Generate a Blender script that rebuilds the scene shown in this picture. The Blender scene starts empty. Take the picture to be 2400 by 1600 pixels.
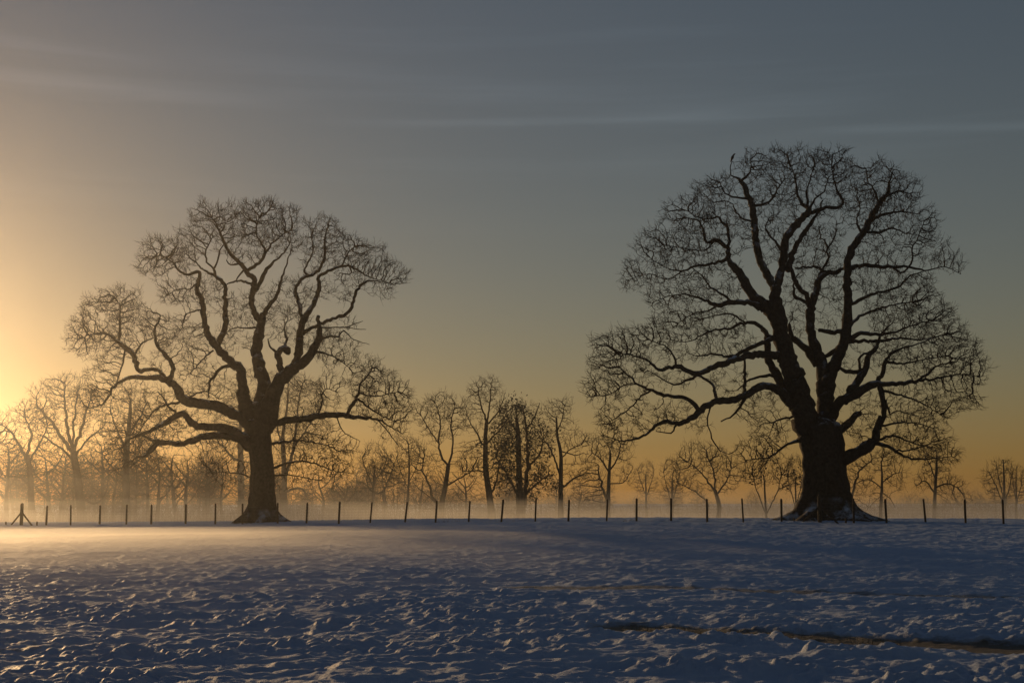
import bpy, math, random
import numpy as np
from mathutils import Vector, Matrix

# ------------------------------------------------------------------ camera, sky, sun, exposure
SC = bpy.context.scene
COL = SC.collection
F = 3333.33                       # focal length in photograph pixels (50 mm on a 36 mm sensor, 2400 px wide)
CAMZ = 1.6
TILT = math.atan(355.0 / F)
cam = bpy.data.cameras.new('camera')
cam.lens = 50.0; cam.sensor_width = 36.0; cam.clip_end = 3000.0; cam.clip_start = 0.1
camo = bpy.data.objects.new('camera', cam); COL.objects.link(camo)
camo.location = (0, 0, CAMZ); camo.rotation_euler = (math.pi / 2 + TILT, 0, 0)
SC.camera = camo

SUN_EL, SUN_AZ = math.radians(6.3), math.radians(-26.5)     # azimuth from +Y, negative = left
SKY_STRENGTH, SUN_STRENGTH, EXPOSURE = 0.060, 3.0, -0.4
world = bpy.data.worlds.new('World'); SC.world = world; world.use_nodes = True
wn, wl = world.node_tree.nodes, world.node_tree.links
wbg = wn['Background']; wbg.inputs[1].default_value = SKY_STRENGTH
sky = wn.new('ShaderNodeTexSky'); sky.sky_type = 'NISHITA'; sky.sun_disc = False
sky.sun_elevation = SUN_EL; sky.sun_rotation = SUN_AZ
sky.air_density = 1.25; sky.dust_density = 0.2; sky.ozone_density = 2.0

def wmath(op, a, b=None):
    n = wn.new('ShaderNodeMath'); n.operation = op
    for i, v in enumerate((a, b)):
        if v is None: continue
        if isinstance(v, (int, float)): n.inputs[i].default_value = v
        else: wl.new(v, n.inputs[i])
    return n.outputs[0]

tc = wn.new('ShaderNodeTexCoord'); sx = wn.new('ShaderNodeSeparateXYZ'); wl.new(tc.outputs['Generated'], sx.inputs[0])
w_el = wmath('ARCSINE', sx.outputs[2]); w_az = wmath('ARCTAN2', sx.outputs[0], sx.outputs[1])
# thin cirrus: noise drawn out along the horizon, wavering a little
cmb = wn.new('ShaderNodeCombineXYZ'); wl.new(wmath('MULTIPLY', w_az, 2.2), cmb.inputs[0]); wl.new(wmath('MULTIPLY', w_el, 34.0), cmb.inputs[1])
cn = wn.new('ShaderNodeTexNoise'); cn.inputs['Scale'].default_value = 1.0; cn.inputs['Detail'].default_value = 6.0; cn.inputs['Roughness'].default_value = 0.6
wl.new(cmb.outputs[0], cn.inputs['Vector'])
cr = wn.new('ShaderNodeMapRange'); cr.inputs[1].default_value = 0.5; cr.inputs[2].default_value = 0.85; wl.new(cn.outputs[0], cr.inputs[0])
lo = wn.new('ShaderNodeMapRange'); lo.inputs[1].default_value = 0.16; lo.inputs[2].default_value = 0.26; wl.new(w_el, lo.inputs[0])
streak = wmath('MULTIPLY', wmath('MULTIPLY', cr.outputs[0], lo.outputs[0]), 0.22)
cmb2 = wn.new('ShaderNodeCombineXYZ'); wl.new(wmath('MULTIPLY', w_az, 9.0), cmb2.inputs[0]); wl.new(wmath('MULTIPLY', w_el, 160.0), cmb2.inputs[1])
cn2 = wn.new('ShaderNodeTexNoise'); cn2.inputs['Scale'].default_value = 1.0; cn2.inputs['Detail'].default_value = 4.0; wl.new(cmb2.outputs[0], cn2.inputs['Vector'])
def wisp(az0, az1, el0, slope, width, amp):
    """one drawn-out streak of cirrus between two azimuths (degrees)"""
    a0, a1, e0, wd = map(math.radians, (az0, az1, el0, width))
    mid, half = (a0 + a1) / 2, (a1 - a0) / 2
    t = wmath('DIVIDE', wmath('SUBTRACT', w_az, mid), half)
    t2 = wmath('MULTIPLY', t, t)
    line = wmath('ADD', wmath('MULTIPLY', wmath('SUBTRACT', w_az, mid), slope), e0)
    wob = wmath('MULTIPLY', wmath('SUBTRACT', cn2.outputs[0], 0.5), wd * 2.5)
    d = wmath('DIVIDE', wmath('ADD', wmath('SUBTRACT', w_el, line), wob), wd)
    g = wmath('EXPONENT', wmath('MULTIPLY', wmath('ADD', wmath('MULTIPLY', d, d), wmath('MULTIPLY', wmath('MULTIPLY', t2, t2), 3.0)), -1.0))
    return wmath('MULTIPLY', wmath('MULTIPLY', g, wmath('ADD', cn2.outputs[0], 0.3)), amp)
for wargs in ((-9, 13, 14.85, 0.012, 0.16, 0.22), (2, 16, 15.1, 0.02, 0.45, 0.13), (11, 26, 13.9, -0.05, 0.17, 0.22),
              (-30, -12, 17.0, -0.06, 0.3, 0.16), (-30, -6, 15.6, -0.03, 0.25, 0.12), (-16, 4, 16.6, -0.06, 0.4, 0.10), (-13.95, -13.2, 8.05, 0.03, 0.035, 0.5)):
    streak = wmath('ADD', streak, wisp(*wargs))
skm = wn.new('ShaderNodeVectorMath'); skm.operation = 'SCALE'
wl.new(sky.outputs[0], skm.inputs[0]); wl.new(wmath('ADD', streak, 1.0), skm.inputs['Scale'])
tint = wn.new('ShaderNodeVectorMath'); tint.operation = 'MULTIPLY'; tint.inputs[1].default_value = (1.11, 0.94, 0.95)
hs = wn.new('ShaderNodeHueSaturation'); hs.inputs['Saturation'].default_value = 1.06
gmm = wn.new('ShaderNodeGamma'); gmm.inputs[1].default_value = 0.9
wl.new(skm.outputs[0], gmm.inputs[0]); wl.new(gmm.outputs[0], tint.inputs[0]); wl.new(tint.outputs[0], hs.inputs['Color']); wl.new(hs.outputs[0], wbg.inputs[0])

sun = bpy.data.lights.new('sun', 'SUN'); sun.energy = SUN_STRENGTH; sun.angle = math.radians(0.6); sun.color = (1.0, 0.62, 0.28)
suno = bpy.data.objects.new('sun', sun); COL.objects.link(suno)
sdir = Vector((math.sin(SUN_AZ) * math.cos(SUN_EL), math.cos(SUN_AZ) * math.cos(SUN_EL), math.sin(SUN_EL)))
suno.rotation_euler = sdir.to_track_quat('Z', 'Y').to_euler(); suno.location = (-60, 100, 60)

vs = SC.view_settings
vs.view_transform = 'Standard'; vs.look = 'None'; vs.gamma = 1.0; vs.use_curve_mapping = False; vs.exposure = EXPOSURE
SC.render.engine = 'CYCLES'
cy = SC.cycles
cy.max_bounces = 3; cy.diffuse_bounces = 2; cy.glossy_bounces = 1; cy.volume_bounces = 0; cy.transparent_max_bounces = 16
cy.use_denoising = True
try:
    cy.denoiser = 'OPENIMAGEDENOISE'; cy.denoising_input_passes = 'RGB_ALBEDO_NORMAL'; cy.denoising_prefilter = 'ACCURATE'
except Exception: pass
cy.caustics_reflective = False; cy.caustics_refractive = False

RNG = np.random.default_rng(7)
random.seed(7)

# ------------------------------------------------------------------ helpers
CT, ST = math.cos(TILT), math.sin(TILT)
def P(px, py, Y):
    """the point of the place that lies at depth Y (m) behind photograph pixel (px, py)"""
    cx, cz = (px - 1200.0) / F, (800.0 - py) / F
    dy, dz = CT - cz * ST, ST + cz * CT
    s = Y / dy
    return np.array((cx * s, Y, CAMZ + dz * s))

def tag(o, label=None, cat=None, group=None, kind=None):
    if label: o['label'] = label
    if cat: o['category'] = cat
    if group: o['group'] = group
    if kind: o['kind'] = kind
    return o

def empty(name, loc):
    o = bpy.data.objects.new(name, None); COL.objects.link(o); o.location = loc; o.empty_display_size = 0.3
    return o

def mesh_from(name, V, Q, mat, smooth=True, tris=False):
    V = np.asarray(V, dtype=np.float32); Q = np.asarray(Q, dtype=np.int32)
    me = bpy.data.meshes.new(name)
    k = Q.shape[1]
    me.vertices.add(len(V)); me.vertices.foreach_set('co', V.ravel())
    me.loops.add(Q.size); me.loops.foreach_set('vertex_index', Q.ravel())
    me.polygons.add(len(Q)); me.polygons.foreach_set('loop_start', np.arange(0, Q.size, k, dtype=np.int32))
    if smooth: me.polygons.foreach_set('use_smooth', np.ones(len(Q), dtype=bool))
    me.update(calc_edges=True)
    me.materials.append(mat)
    return me

def put(name, me, parent=None, loc=None):
    o = bpy.data.objects.new(name, me); COL.objects.link(o)
    if parent is not None:
        o.parent = parent
    if loc is not None: o.location = loc
    return o

def norm(v):
    return v / np.maximum(np.linalg.norm(v, axis=-1, keepdims=True), 1e-9)

class Bag:
    """collects quads of several shapes into one mesh"""
    def __init__(s): s.V, s.Q, s.n = [], [], 0
    def add(s, V, Q):
        s.V.append(np.asarray(V, float)); s.Q.append(np.asarray(Q, int) + s.n); s.n += len(V)
    def mesh(s, name, mat, smooth=True, origin=None):
        V = np.concatenate(s.V); Q = np.concatenate(s.Q)
        if origin is not None: V = V - np.asarray(origin)
        return mesh_from(name, V, Q, mat, smooth)

def catmull(pts, vals, step):
    """resample a polyline (n,3) and its values with a Catmull-Rom spline at about STEP metres"""
    pts = np.asarray(pts, float); vals = np.asarray(vals, float)
    if len(pts) == 2:
        pts = np.array([pts[0], (pts[0] + pts[1]) / 2, pts[1]]); vals = np.array([vals[0], vals.mean(), vals[1]])
    p = np.vstack([2 * pts[0] - pts[1], pts, 2 * pts[-1] - pts[-2]])
    out, ov = [], []
    for i in range(len(pts) - 1):
        a, b, c, d = p[i], p[i + 1], p[i + 2], p[i + 3]
        n = max(1, int(round(np.linalg.norm(c - b) / step)))
        for k in range(n):
            t = k / n
            out.append(0.5 * ((2 * b) + (c - a) * t + (2 * a - 5 * b + 4 * c - d) * t * t + (3 * b - a - 3 * c + d) * t ** 3))
            ov.append(vals[i] * (1 - t) + vals[i + 1] * t)
    out.append(pts[-1]); ov.append(vals[-1])
    return np.array(out), np.array(ov)

def tube(pts, rad, sides, knob=0.0, rng=RNG, cap=True):
    """a closed tube along a polyline with parallel-transported rings; knob = relative roughness"""
    pts = np.asarray(pts, float); n = len(pts)
    T = np.gradient(pts, axis=0); T = norm(T)
    ref = np.array((0.31, 0.8, 0.5)); u = np.cross(T[0], ref); u /= np.linalg.norm(u)
    th = np.arange(sides) * 2 * math.pi / sides
    V = np.zeros((n, sides, 3))
    ph = rng.uniform(0, 6.28, 4)
    for i in range(n):
        u = u - T[i] * np.dot(u, T[i]); u /= max(np.linalg.norm(u), 1e-9); v = np.cross(T[i], u)
        r = rad[i] * np.ones(sides)
        if knob:
            r = r * (1 + knob * (0.55 * np.sin(2 * th + ph[0] + i * 0.55) + 0.5 * np.sin(3 * th + ph[1] - i * 0.8) + rng.uniform(-0.8, 0.8, sides) + 0.7 * math.sin(i * 1.3 + ph[2])))
        V[i] = pts[i] + np.outer(r * np.cos(th), u) + np.outer(r * np.sin(th), v)
    V = V.reshape(-1, 3)
    i, j = np.meshgrid(np.arange(n - 1), np.arange(sides), indexing='ij'); j2 = (j + 1) % sides
    Q = np.stack([i * sides + j, i * sides + j2, (i + 1) * sides + j2, (i + 1) * sides + j], -1).reshape(-1, 4)
    if cap:
        tip = len(V); V = np.vstack([V, pts[-1] + T[-1] * rad[-1] * 0.6, pts[0] - T[0] * rad[0] * 0.3])
        a = np.arange(sides); b = (a + 1) % sides; o = (n - 1) * sides
        # quads with a doubled corner would be degenerate: fan in pairs
        h = np.arange(0, sides - sides % 2, 2)
        Q = np.vstack([Q, np.stack([o + h, o + (h + 1) % sides, o + (h + 2) % sides, np.full_like(h, tip)], -1),
                       np.stack([(h + 2) % sides, (h + 1) % sides, h, np.full_like(h, tip + 1)], -1)])
    return V, Q

def frames(T):
    ref = np.where(np.abs(T[:, 2:3]) < 0.8, np.array([[0., 0., 1.]]), np.array([[1., 0., 0.]]))
    u = norm(np.cross(T, ref)); return u, np.cross(T, u)

def edge_tubes(A, B, TA, TB, RA, RB, sides):
    """many short open tubes at once, from rings at A to rings at B"""
    th = np.arange(sides) * 2 * math.pi / sides; c, s = np.cos(th), np.sin(th)
    out = []
    for Pn, Tn, Rn in ((A, TA, RA), (B, TB, RB)):
        u, v = frames(Tn)
        out.append(Pn[:, None, :] + Rn[:, None, None] * (c[None, :, None] * u[:, None, :] + s[None, :, None] * v[:, None, :]))
    V = np.stack(out, 1).reshape(-1, 3); n = len(A)
    j = np.arange(sides); j2 = (j + 1) % sides
    q = np.stack([j, j2, sides + j2, sides + j], -1)
    Q = (np.arange(n)[:, None, None] * 2 * sides + q[None]).reshape(-1, 4)
    return V, Q

def twig_tubes(base, direc, length, r0, segs, bend, rng, sides=3, lift=0.0):
    """n wiggly twigs at once; returns V, Q and the points (n, segs+1, 3)"""
    n = len(base); pts = [base]; d = norm(direc); st = (length / segs)[:, None]
    for k in range(segs):
        d = norm(d + rng.normal(0, bend, (n, 3)) + np.array((0, 0, lift)))
        pts.append(pts[-1] + d * st)
    pts = np.stack(pts, 1)
    ring_T = norm(np.concatenate([pts[:, 1:2] - pts[:, 0:1], pts[:, 2:] - pts[:, :-2], pts[:, -1:] - pts[:, -2:-1]], 1)) if segs > 1 else norm(np.repeat(pts[:, 1:2] - pts[:, 0:1], 2, 1))
    th = np.arange(sides) * 2 * math.pi / sides; c, s = np.cos(th), np.sin(th)
    u, v = frames(ring_T.reshape(-1, 3)); u = u.reshape(ring_T.shape); v = v.reshape(ring_T.shape)
    taper = np.linspace(1.0, 0.45, segs + 1)
    R = (r0[:, None] * taper[None])[..., None, None]
    V = pts[:, :, None, :] + R * (c[None, None, :, None] * u[:, :, None, :] + s[None, None, :, None] * v[:, :, None, :])
    V = V.reshape(-1, 3)
    j = np.arange(sides); j2 = (j + 1) % sides
    q = np.concatenate([np.stack([k * sides + j, k * sides + j2, (k + 1) * sides + j2, (k + 1) * sides + j], -1) for k in range(segs)])
    Q = (np.arange(n)[:, None, None] * (segs + 1) * sides + q[None]).reshape(-1, 4)
    return V, Q, pts

def colonize(nodes, att, step, infl, kill, iters, rng, jitter=0.3, inertia=0.35, up=0.0):
    """space colonization: grow branches from NODES (limb points) into the attraction points ATT"""
    Pn = [tuple(p) for p in nodes]; pos = np.array(nodes, float)
    n0 = len(pos)
    parent = [-1] * n0; direc = [np.zeros(3)] * n0; kids = np.zeros(400000, int)
    att = np.asarray(att, float)
    nd = np.full(len(att), 1e9); ni = np.zeros(len(att), int)
    def update(idx0, newp):
        for c0 in range(0, len(newp), 400):
            blk = newp[c0:c0 + 400]
            d = np.linalg.norm(att[:, None, :] - blk[None], axis=2)
            m = d.argmin(1); dm = d[np.arange(len(att)), m]
            b = dm < nd
            nd[b] = dm[b]; ni[b] = idx0 + c0 + m[b]
    update(0, pos)
    allp = [pos]; alld = [np.zeros((n0, 3))]; allpar = [np.full(n0, -1)]
    total = n0; P_all = pos; D_all = alld[0]
    for it in range(iters):
        keep = nd > kill
        att = att[keep]; nd = nd[keep]; ni = ni[keep]
        if len(att) == 0: break
        act = nd < (infl if it > 6 else infl * 3)
        if not act.any(): break
        src, inv = np.unique(ni[act], return_inverse=True)
        dv = norm(att[act] - P_all[ni[act]])
        acc = np.zeros((len(src), 3)); np.add.at(acc, inv, dv)
        d = norm(norm(acc) + inertia * D_all[src] + rng.normal(0, jitter, (len(src), 3)) + np.array((0, 0, up)))
        ok = kids[src] < 3
        src, d = src[ok], d[ok]
        if len(src) == 0: break
        kids[src] += 1
        newp = P_all[src] + d * step * rng.uniform(0.8, 1.2, (len(src), 1))
        P_all = np.vstack([P_all, newp]); D_all = np.vstack([D_all, d]); allpar.append(src)
        update(total, newp); total += len(newp)
        if total > 60000: break
    par = np.concatenate(allpar)
    return P_all, par, D_all, n0

def branch_radii(par, n0, n, r_tip, expo, r_max=None):
    r = np.zeros(n); acc = np.zeros(n); main = np.full(n, -1); best = np.zeros(n)
    for i in range(n - 1, n0 - 1, -1):
        r[i] = max(r_tip, acc[i] ** (1 / expo)) if acc[i] > 0 else r_tip
        p = par[i]
        if p >= n0:
            acc[p] += r[i] ** expo
        if r[i] > best[p]: best[p] = r[i]; main[p] = i
    return r, main

# ------------------------------------------------------------------ materials
def new_mat(name):
    m = bpy.data.materials.new(name); m.use_nodes = True
    return m, m.node_tree.nodes, m.node_tree.links, m.node_tree.nodes['Principled BSDF']

def mixcol(nodes, links, fac, a, b):
    n = nodes.new('ShaderNodeMix'); n.data_type = 'RGBA'
    for sock, v in ((n.inputs[0], fac), (n.inputs[6], a), (n.inputs[7], b)):
        if isinstance(v, (tuple, list)): sock.default_value = (*v, 1.0)
        elif isinstance(v, (int, float)): sock.default_value = v
        else: links.new(v, sock)
    return n.outputs[2]

def noise(nodes, links, scale, detail=4.0, rough=0.55, vec=None):
    n = nodes.new('ShaderNodeTexNoise'); n.inputs['Scale'].default_value = scale; n.inputs['Detail'].default_value = detail; n.inputs['Roughness'].default_value = rough
    if vec is not None: links.new(vec, n.inputs['Vector'])
    return n.outputs[0]

def maprange(nodes, links, v, a, b, c=0.0, d=1.0):
    n = nodes.new('ShaderNodeMapRange'); links.new(v, n.inputs[0])
    for i, x in enumerate((a, b, c, d)): n.inputs[i + 1].default_value = x
    return n.outputs[0]

def bark_mat(name, dark, light, scale, snow):
    m, N, L, b = new_mat(name)
    g = N.new('ShaderNodeNewGeometry'); t = N.new('ShaderNodeTexCoord')
    n1 = noise(N, L, scale, 6, 0.65, t.outputs['Object'])
    c = mixcol(N, L, maprange(N, L, n1, 0.35, 0.7), dark, light)
    if snow:
        s = N.new('ShaderNodeSeparateXYZ'); L.new(g.outputs['Normal'], s.inputs[0])
        n2 = noise(N, L, 1.1, 5, 0.7, t.outputs['Object'])
        up = maprange(N, L, s.outputs[2], 0.35, 0.75)
        pm = N.new('ShaderNodeMath'); pm.operation = 'MULTIPLY'; L.new(up, pm.inputs[0]); L.new(maprange(N, L, n2, 0.50, 0.64), pm.inputs[1])
        c = mixcol(N, L, pm.outputs[0], c, (0.50, 0.56, 0.66))
    L.new(c, b.inputs['Base Color']); b.inputs['Roughness'].default_value = 0.9; b.inputs['Specular IOR Level'].default_value = 0.15
    bp = N.new('ShaderNodeBump'); bp.inputs['Strength'].default_value = 0.8; bp.inputs['Distance'].default_value = 0.04
    L.new(noise(N, L, scale * 2.2, 5, 0.7, t.outputs['Object']), bp.inputs['Height']); L.new(bp.outputs[0], b.inputs['Normal'])
    return m
M_OAK = bark_mat('oak_bark', (0.030, 0.024, 0.018), (0.075, 0.062, 0.048), 6.0, True)
M_TWIG = bark_mat('oak_twigs', (0.035, 0.027, 0.021), (0.060, 0.046, 0.036), 3.0, False)
M_WOOD = bark_mat('woodland_bark', (0.035, 0.029, 0.022), (0.075, 0.062, 0.048), 4.0, False)
M_POST = bark_mat('weathered_post', (0.045, 0.035, 0.026), (0.10, 0.078, 0.056), 14.0, False)
M_IVY, N_, L_, b_ = new_mat('dead_leaf'); b_.inputs['Base Color'].default_value = (0.045, 0.034, 0.018, 1); b_.inputs['Roughness'].default_value = 0.8
M_IVYG, N_, L_, b_ = new_mat('ivy_leaf'); b_.inputs['Base Color'].default_value = (0.028, 0.042, 0.018, 1); b_.inputs['Roughness'].default_value = 0.6
M_WIRE, N_, L_, b_ = new_mat('galvanised_wire'); b_.inputs['Base Color'].default_value = (0.22, 0.21, 0.20, 1); b_.inputs['Roughness'].default_value = 0.5; b_.inputs['Metallic'].default_value = 0.7
M_BIRD, N_, L_, b_ = new_mat('black_feathers'); b_.inputs['Base Color'].default_value = (0.012, 0.012, 0.014, 1); b_.inputs['Roughness'].default_value = 0.5
M_GRASS, N_, L_, b_ = new_mat('dry_grass'); b_.inputs['Base Color'].default_value = (0.10, 0.075, 0.035, 1); b_.inputs['Roughness'].default_value = 0.85

M_SNOW, N, L, b = new_mat('snow')
t = N.new('ShaderNodeTexCoord')
at = N.new('ShaderNodeAttribute'); at.attribute_name = 'bare'
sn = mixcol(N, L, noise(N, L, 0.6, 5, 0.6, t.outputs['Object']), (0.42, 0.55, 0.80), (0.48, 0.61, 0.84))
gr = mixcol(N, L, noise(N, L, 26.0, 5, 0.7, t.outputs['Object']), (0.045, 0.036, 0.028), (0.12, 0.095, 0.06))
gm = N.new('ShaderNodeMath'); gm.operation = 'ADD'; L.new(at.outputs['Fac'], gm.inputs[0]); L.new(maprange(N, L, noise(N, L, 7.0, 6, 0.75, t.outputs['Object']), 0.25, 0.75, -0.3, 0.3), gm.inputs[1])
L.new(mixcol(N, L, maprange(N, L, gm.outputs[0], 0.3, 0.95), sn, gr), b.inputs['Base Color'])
b.inputs['Roughness'].default_value = 0.55; b.inputs['Specular IOR Level'].default_value = 0.35
bp = N.new('ShaderNodeBump'); bp.inputs['Strength'].default_value = 1.0; bp.inputs['Distance'].default_value = 0.03
L.new(noise(N, L, 26.0, 6, 0.78, t.outputs['Object']), bp.inputs['Height']); L.new(bp.outputs[0], b.inputs['Normal'])

# ------------------------------------------------------------------ ground
def fence_Y(px):
    k = np.asarray(px, float) / 1000.0
    return 92.5 - 13.5 * k + 2.2 * k * k

def smooth(x, a, b):
    t = np.clip((x - a) / (b - a), 0, 1); return t * t * (3 - 2 * t)

def ground(x, y):
    x = np.asarray(x, float); y = np.asarray(y, float)
    ang = np.clip(1200 + x / np.maximum(y, 20) * F, -900, 3300)
    zl = np.interp(ang, [-900, 0, 600, 1200, 1550, 1900, 2400, 3300], [-0.7, -0.50, -0.27, -0.03, 0.06, 0.04, 0.03, 0.0])
    z = zl * smooth(y, 22, 78)
    fy = fence_Y(np.clip(ang, 0, 2400))
    z = z - 3.2 * smooth(y - fy, 8.0, 95.0)
    return z

def vnoise(x, y, seed):
    ix, iy = np.floor(x).astype(np.int64), np.floor(y).astype(np.int64); fx, fy = x - ix, y - iy
    fx = fx * fx * fx * (fx * (fx * 6 - 15) + 10); fy = fy * fy * fy * (fy * (fy * 6 - 15) + 10)
    def h(a, b):
        v = (a * 374761393 + b * 668265263 + seed * 974711) & 0xffffffff
        v = ((v ^ (v >> 13)) * 1274126177) & 0xffffffff
        v = ((v ^ (v >> 15)) * 2246822519) & 0xffffffff
        return ((v ^ (v >> 16)) & 0xffff) / 65535.0
    a, b_, c, d = h(ix, iy), h(ix + 1, iy), h(ix, iy + 1), h(ix + 1, iy + 1)
    return (a * (1 - fx) + b_ * fx) * (1 - fy) + (c * (1 - fx) + d * fx) * fy

def seg_dist(x, y, pts):
    best = np.full(x.shape, 1e9)
    for (x0, y0), (x1, y1) in zip(pts[:-1], pts[1:]):
        dx, dy = x1 - x0, y1 - y0
        t = np.clip(((x - x0) * dx + (y - y0) * dy) / (dx * dx + dy * dy), 0, 1)
        best = np.minimum(best, np.hypot(x - x0 - t * dx, y - y0 - t * dy))
    return best

def on_ground(px, py):
    """where the sight line through a pixel meets the flat field"""
    p = P(px, py, 1.0); k = CAMZ / (CAMZ - p[2]); return (p[0] * k, k)

TRACK_A = [on_ground(*q) for q in ((1490, 1474), (1620, 1481), (1850, 1495), (2100, 1510), (2400, 1524), (2800, 1532))]
TRACK_B = [on_ground(*q) for q in ((1230, 1375), (1500, 1378), (1800, 1388), (2150, 1402), (2600, 1412))]
SCUFF = [[on_ground(*q) for q in ((0, 1440), (400, 1450), (800, 1436), (1250, 1446), (1700, 1460), (2300, 1490))],
         [on_ground(*q) for q in ((0, 1530), (250, 1535), (700, 1520), (1200, 1500), (1500, 1488), (2000, 1545))]]

def build_ground():
    rows = np.concatenate([[-50, -25, -8, 0, 4, 6.5, 8], np.exp(np.linspace(math.log(9.0), math.log(96.0), 780)), np.exp(np.linspace(math.log(98.0), math.log(640.0), 60))])
    core = np.linspace(-1, 1, 500)
    outer = np.array([1.02, 1.06, 1.12, 1.2, 1.35, 1.6, 2.0, 2.8, 4.0])
    u = np.concatenate([-outer[::-1], core, outer])
    Y = np.repeat(rows[:, None], len(u), 1)
    w = 0.40 * np.maximum(Y, 9) + 2.0
    X = np.clip(u[None] * w, -560, 560)
    Z = ground(X, Y)
    fine = (np.abs(u)[None] <= 1.1) & (Y > 8.5) & (Y < 97)
    x, y = X[fine], Y[fine]
    n = vnoise
    warp = (n(x * 1.1, y * 1.1, 3) - 0.5) * 0.9
    bil = lambda v: np.abs(v * 2 - 1)
    big = n(x * 0.28, y * 0.28, 11) + 0.5 * n(x * 0.7, y * 0.7, 12) - 0.75
    t1 = 1 - bil(n(x * 1.5 + warp, y * 2.0 + warp, 21))
    t2 = 1 - bil(n(x * 3.0 - warp, y * 4.0, 22))
    t3 = n(x * 6.5, y * 8.5, 23)
    t4 = n(x * 13, y * 16, 24)
    sc = np.zeros_like(x)
    for s in SCUFF:
        sc = np.maximum(sc, np.exp(-(seg_dist(x, y, s) / 0.9) ** 2))
    patch = smooth(n(x * 0.55, y * 0.9, 31) + 0.35 * n(x * 1.7, y * 1.7, 32), 0.62, 0.95) * (0.35 + 0.65 * np.exp(-((y - 14) / 9.0) ** 2))
    sc = np.clip(np.maximum(sc * smooth(n(x * 1.2, y * 1.2, 33), 0.3, 0.6), patch), 0, 1)
    t5 = n(x * 31, y * 27, 25)
    dz = 0.10 * big + 0.066 * (t1 - 0.5) + 0.040 * (t2 - 0.5) + 0.024 * (t3 - 0.5) + 0.019 * (t4 - 0.5) + 0.012 * (t5 - 0.5)
    clod = smooth(n(x * 7.5, y * 7.0, 41), 0.4, 0.9) * 0.040 + n(x * 14, y * 14, 42) * 0.042 + n(x * 27, y * 24, 43) * 0.026
    dz = dz + sc * clod
    bare = np.zeros_like(x)
    dA, dB = seg_dist(x, y, TRACK_A), seg_dist(x, y, TRACK_B)
    mA = np.exp(-(dA / 0.60) ** 4); mB = np.exp(-(dB / 0.5) ** 4)
    dz = dz * (1 - 0.85 * mA) - 0.012 * mA
    dz = dz * (1 - 0.6 * mB) - 0.0 * mB
    bare = np.maximum(mA * 1.1, mB * 0.8)
    cx, cy_ = on_ground(20, 1525)
    corner = np.exp(-(((x - cx) / 0.45) ** 2 + ((y - cy_) / 0.8) ** 2))
    bare = np.maximum(bare, corner * 0.6 * smooth(n(x * 5, y * 5, 51), 0.35, 0.6))
    fade = smooth(y, 9, 10)
    Z[fine] += dz * fade
    rw = (Y > 97) | (~fine)
    nr, nc = Y.shape
    V = np.stack([X, Y, Z], -1).reshape(-1, 3)
    i, j = np.meshgrid(np.arange(nr - 1), np.arange(nc - 1), indexing='ij')
    Q = np.stack([i * nc + j, i * nc + j + 1, (i + 1) * nc + j + 1, (i + 1) * nc + j], -1).reshape(-1, 4)
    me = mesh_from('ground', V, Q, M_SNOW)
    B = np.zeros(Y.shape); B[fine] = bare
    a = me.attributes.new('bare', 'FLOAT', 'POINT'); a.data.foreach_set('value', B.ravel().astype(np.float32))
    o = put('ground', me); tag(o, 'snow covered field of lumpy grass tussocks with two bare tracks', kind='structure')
    return o
build_ground()

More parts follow.
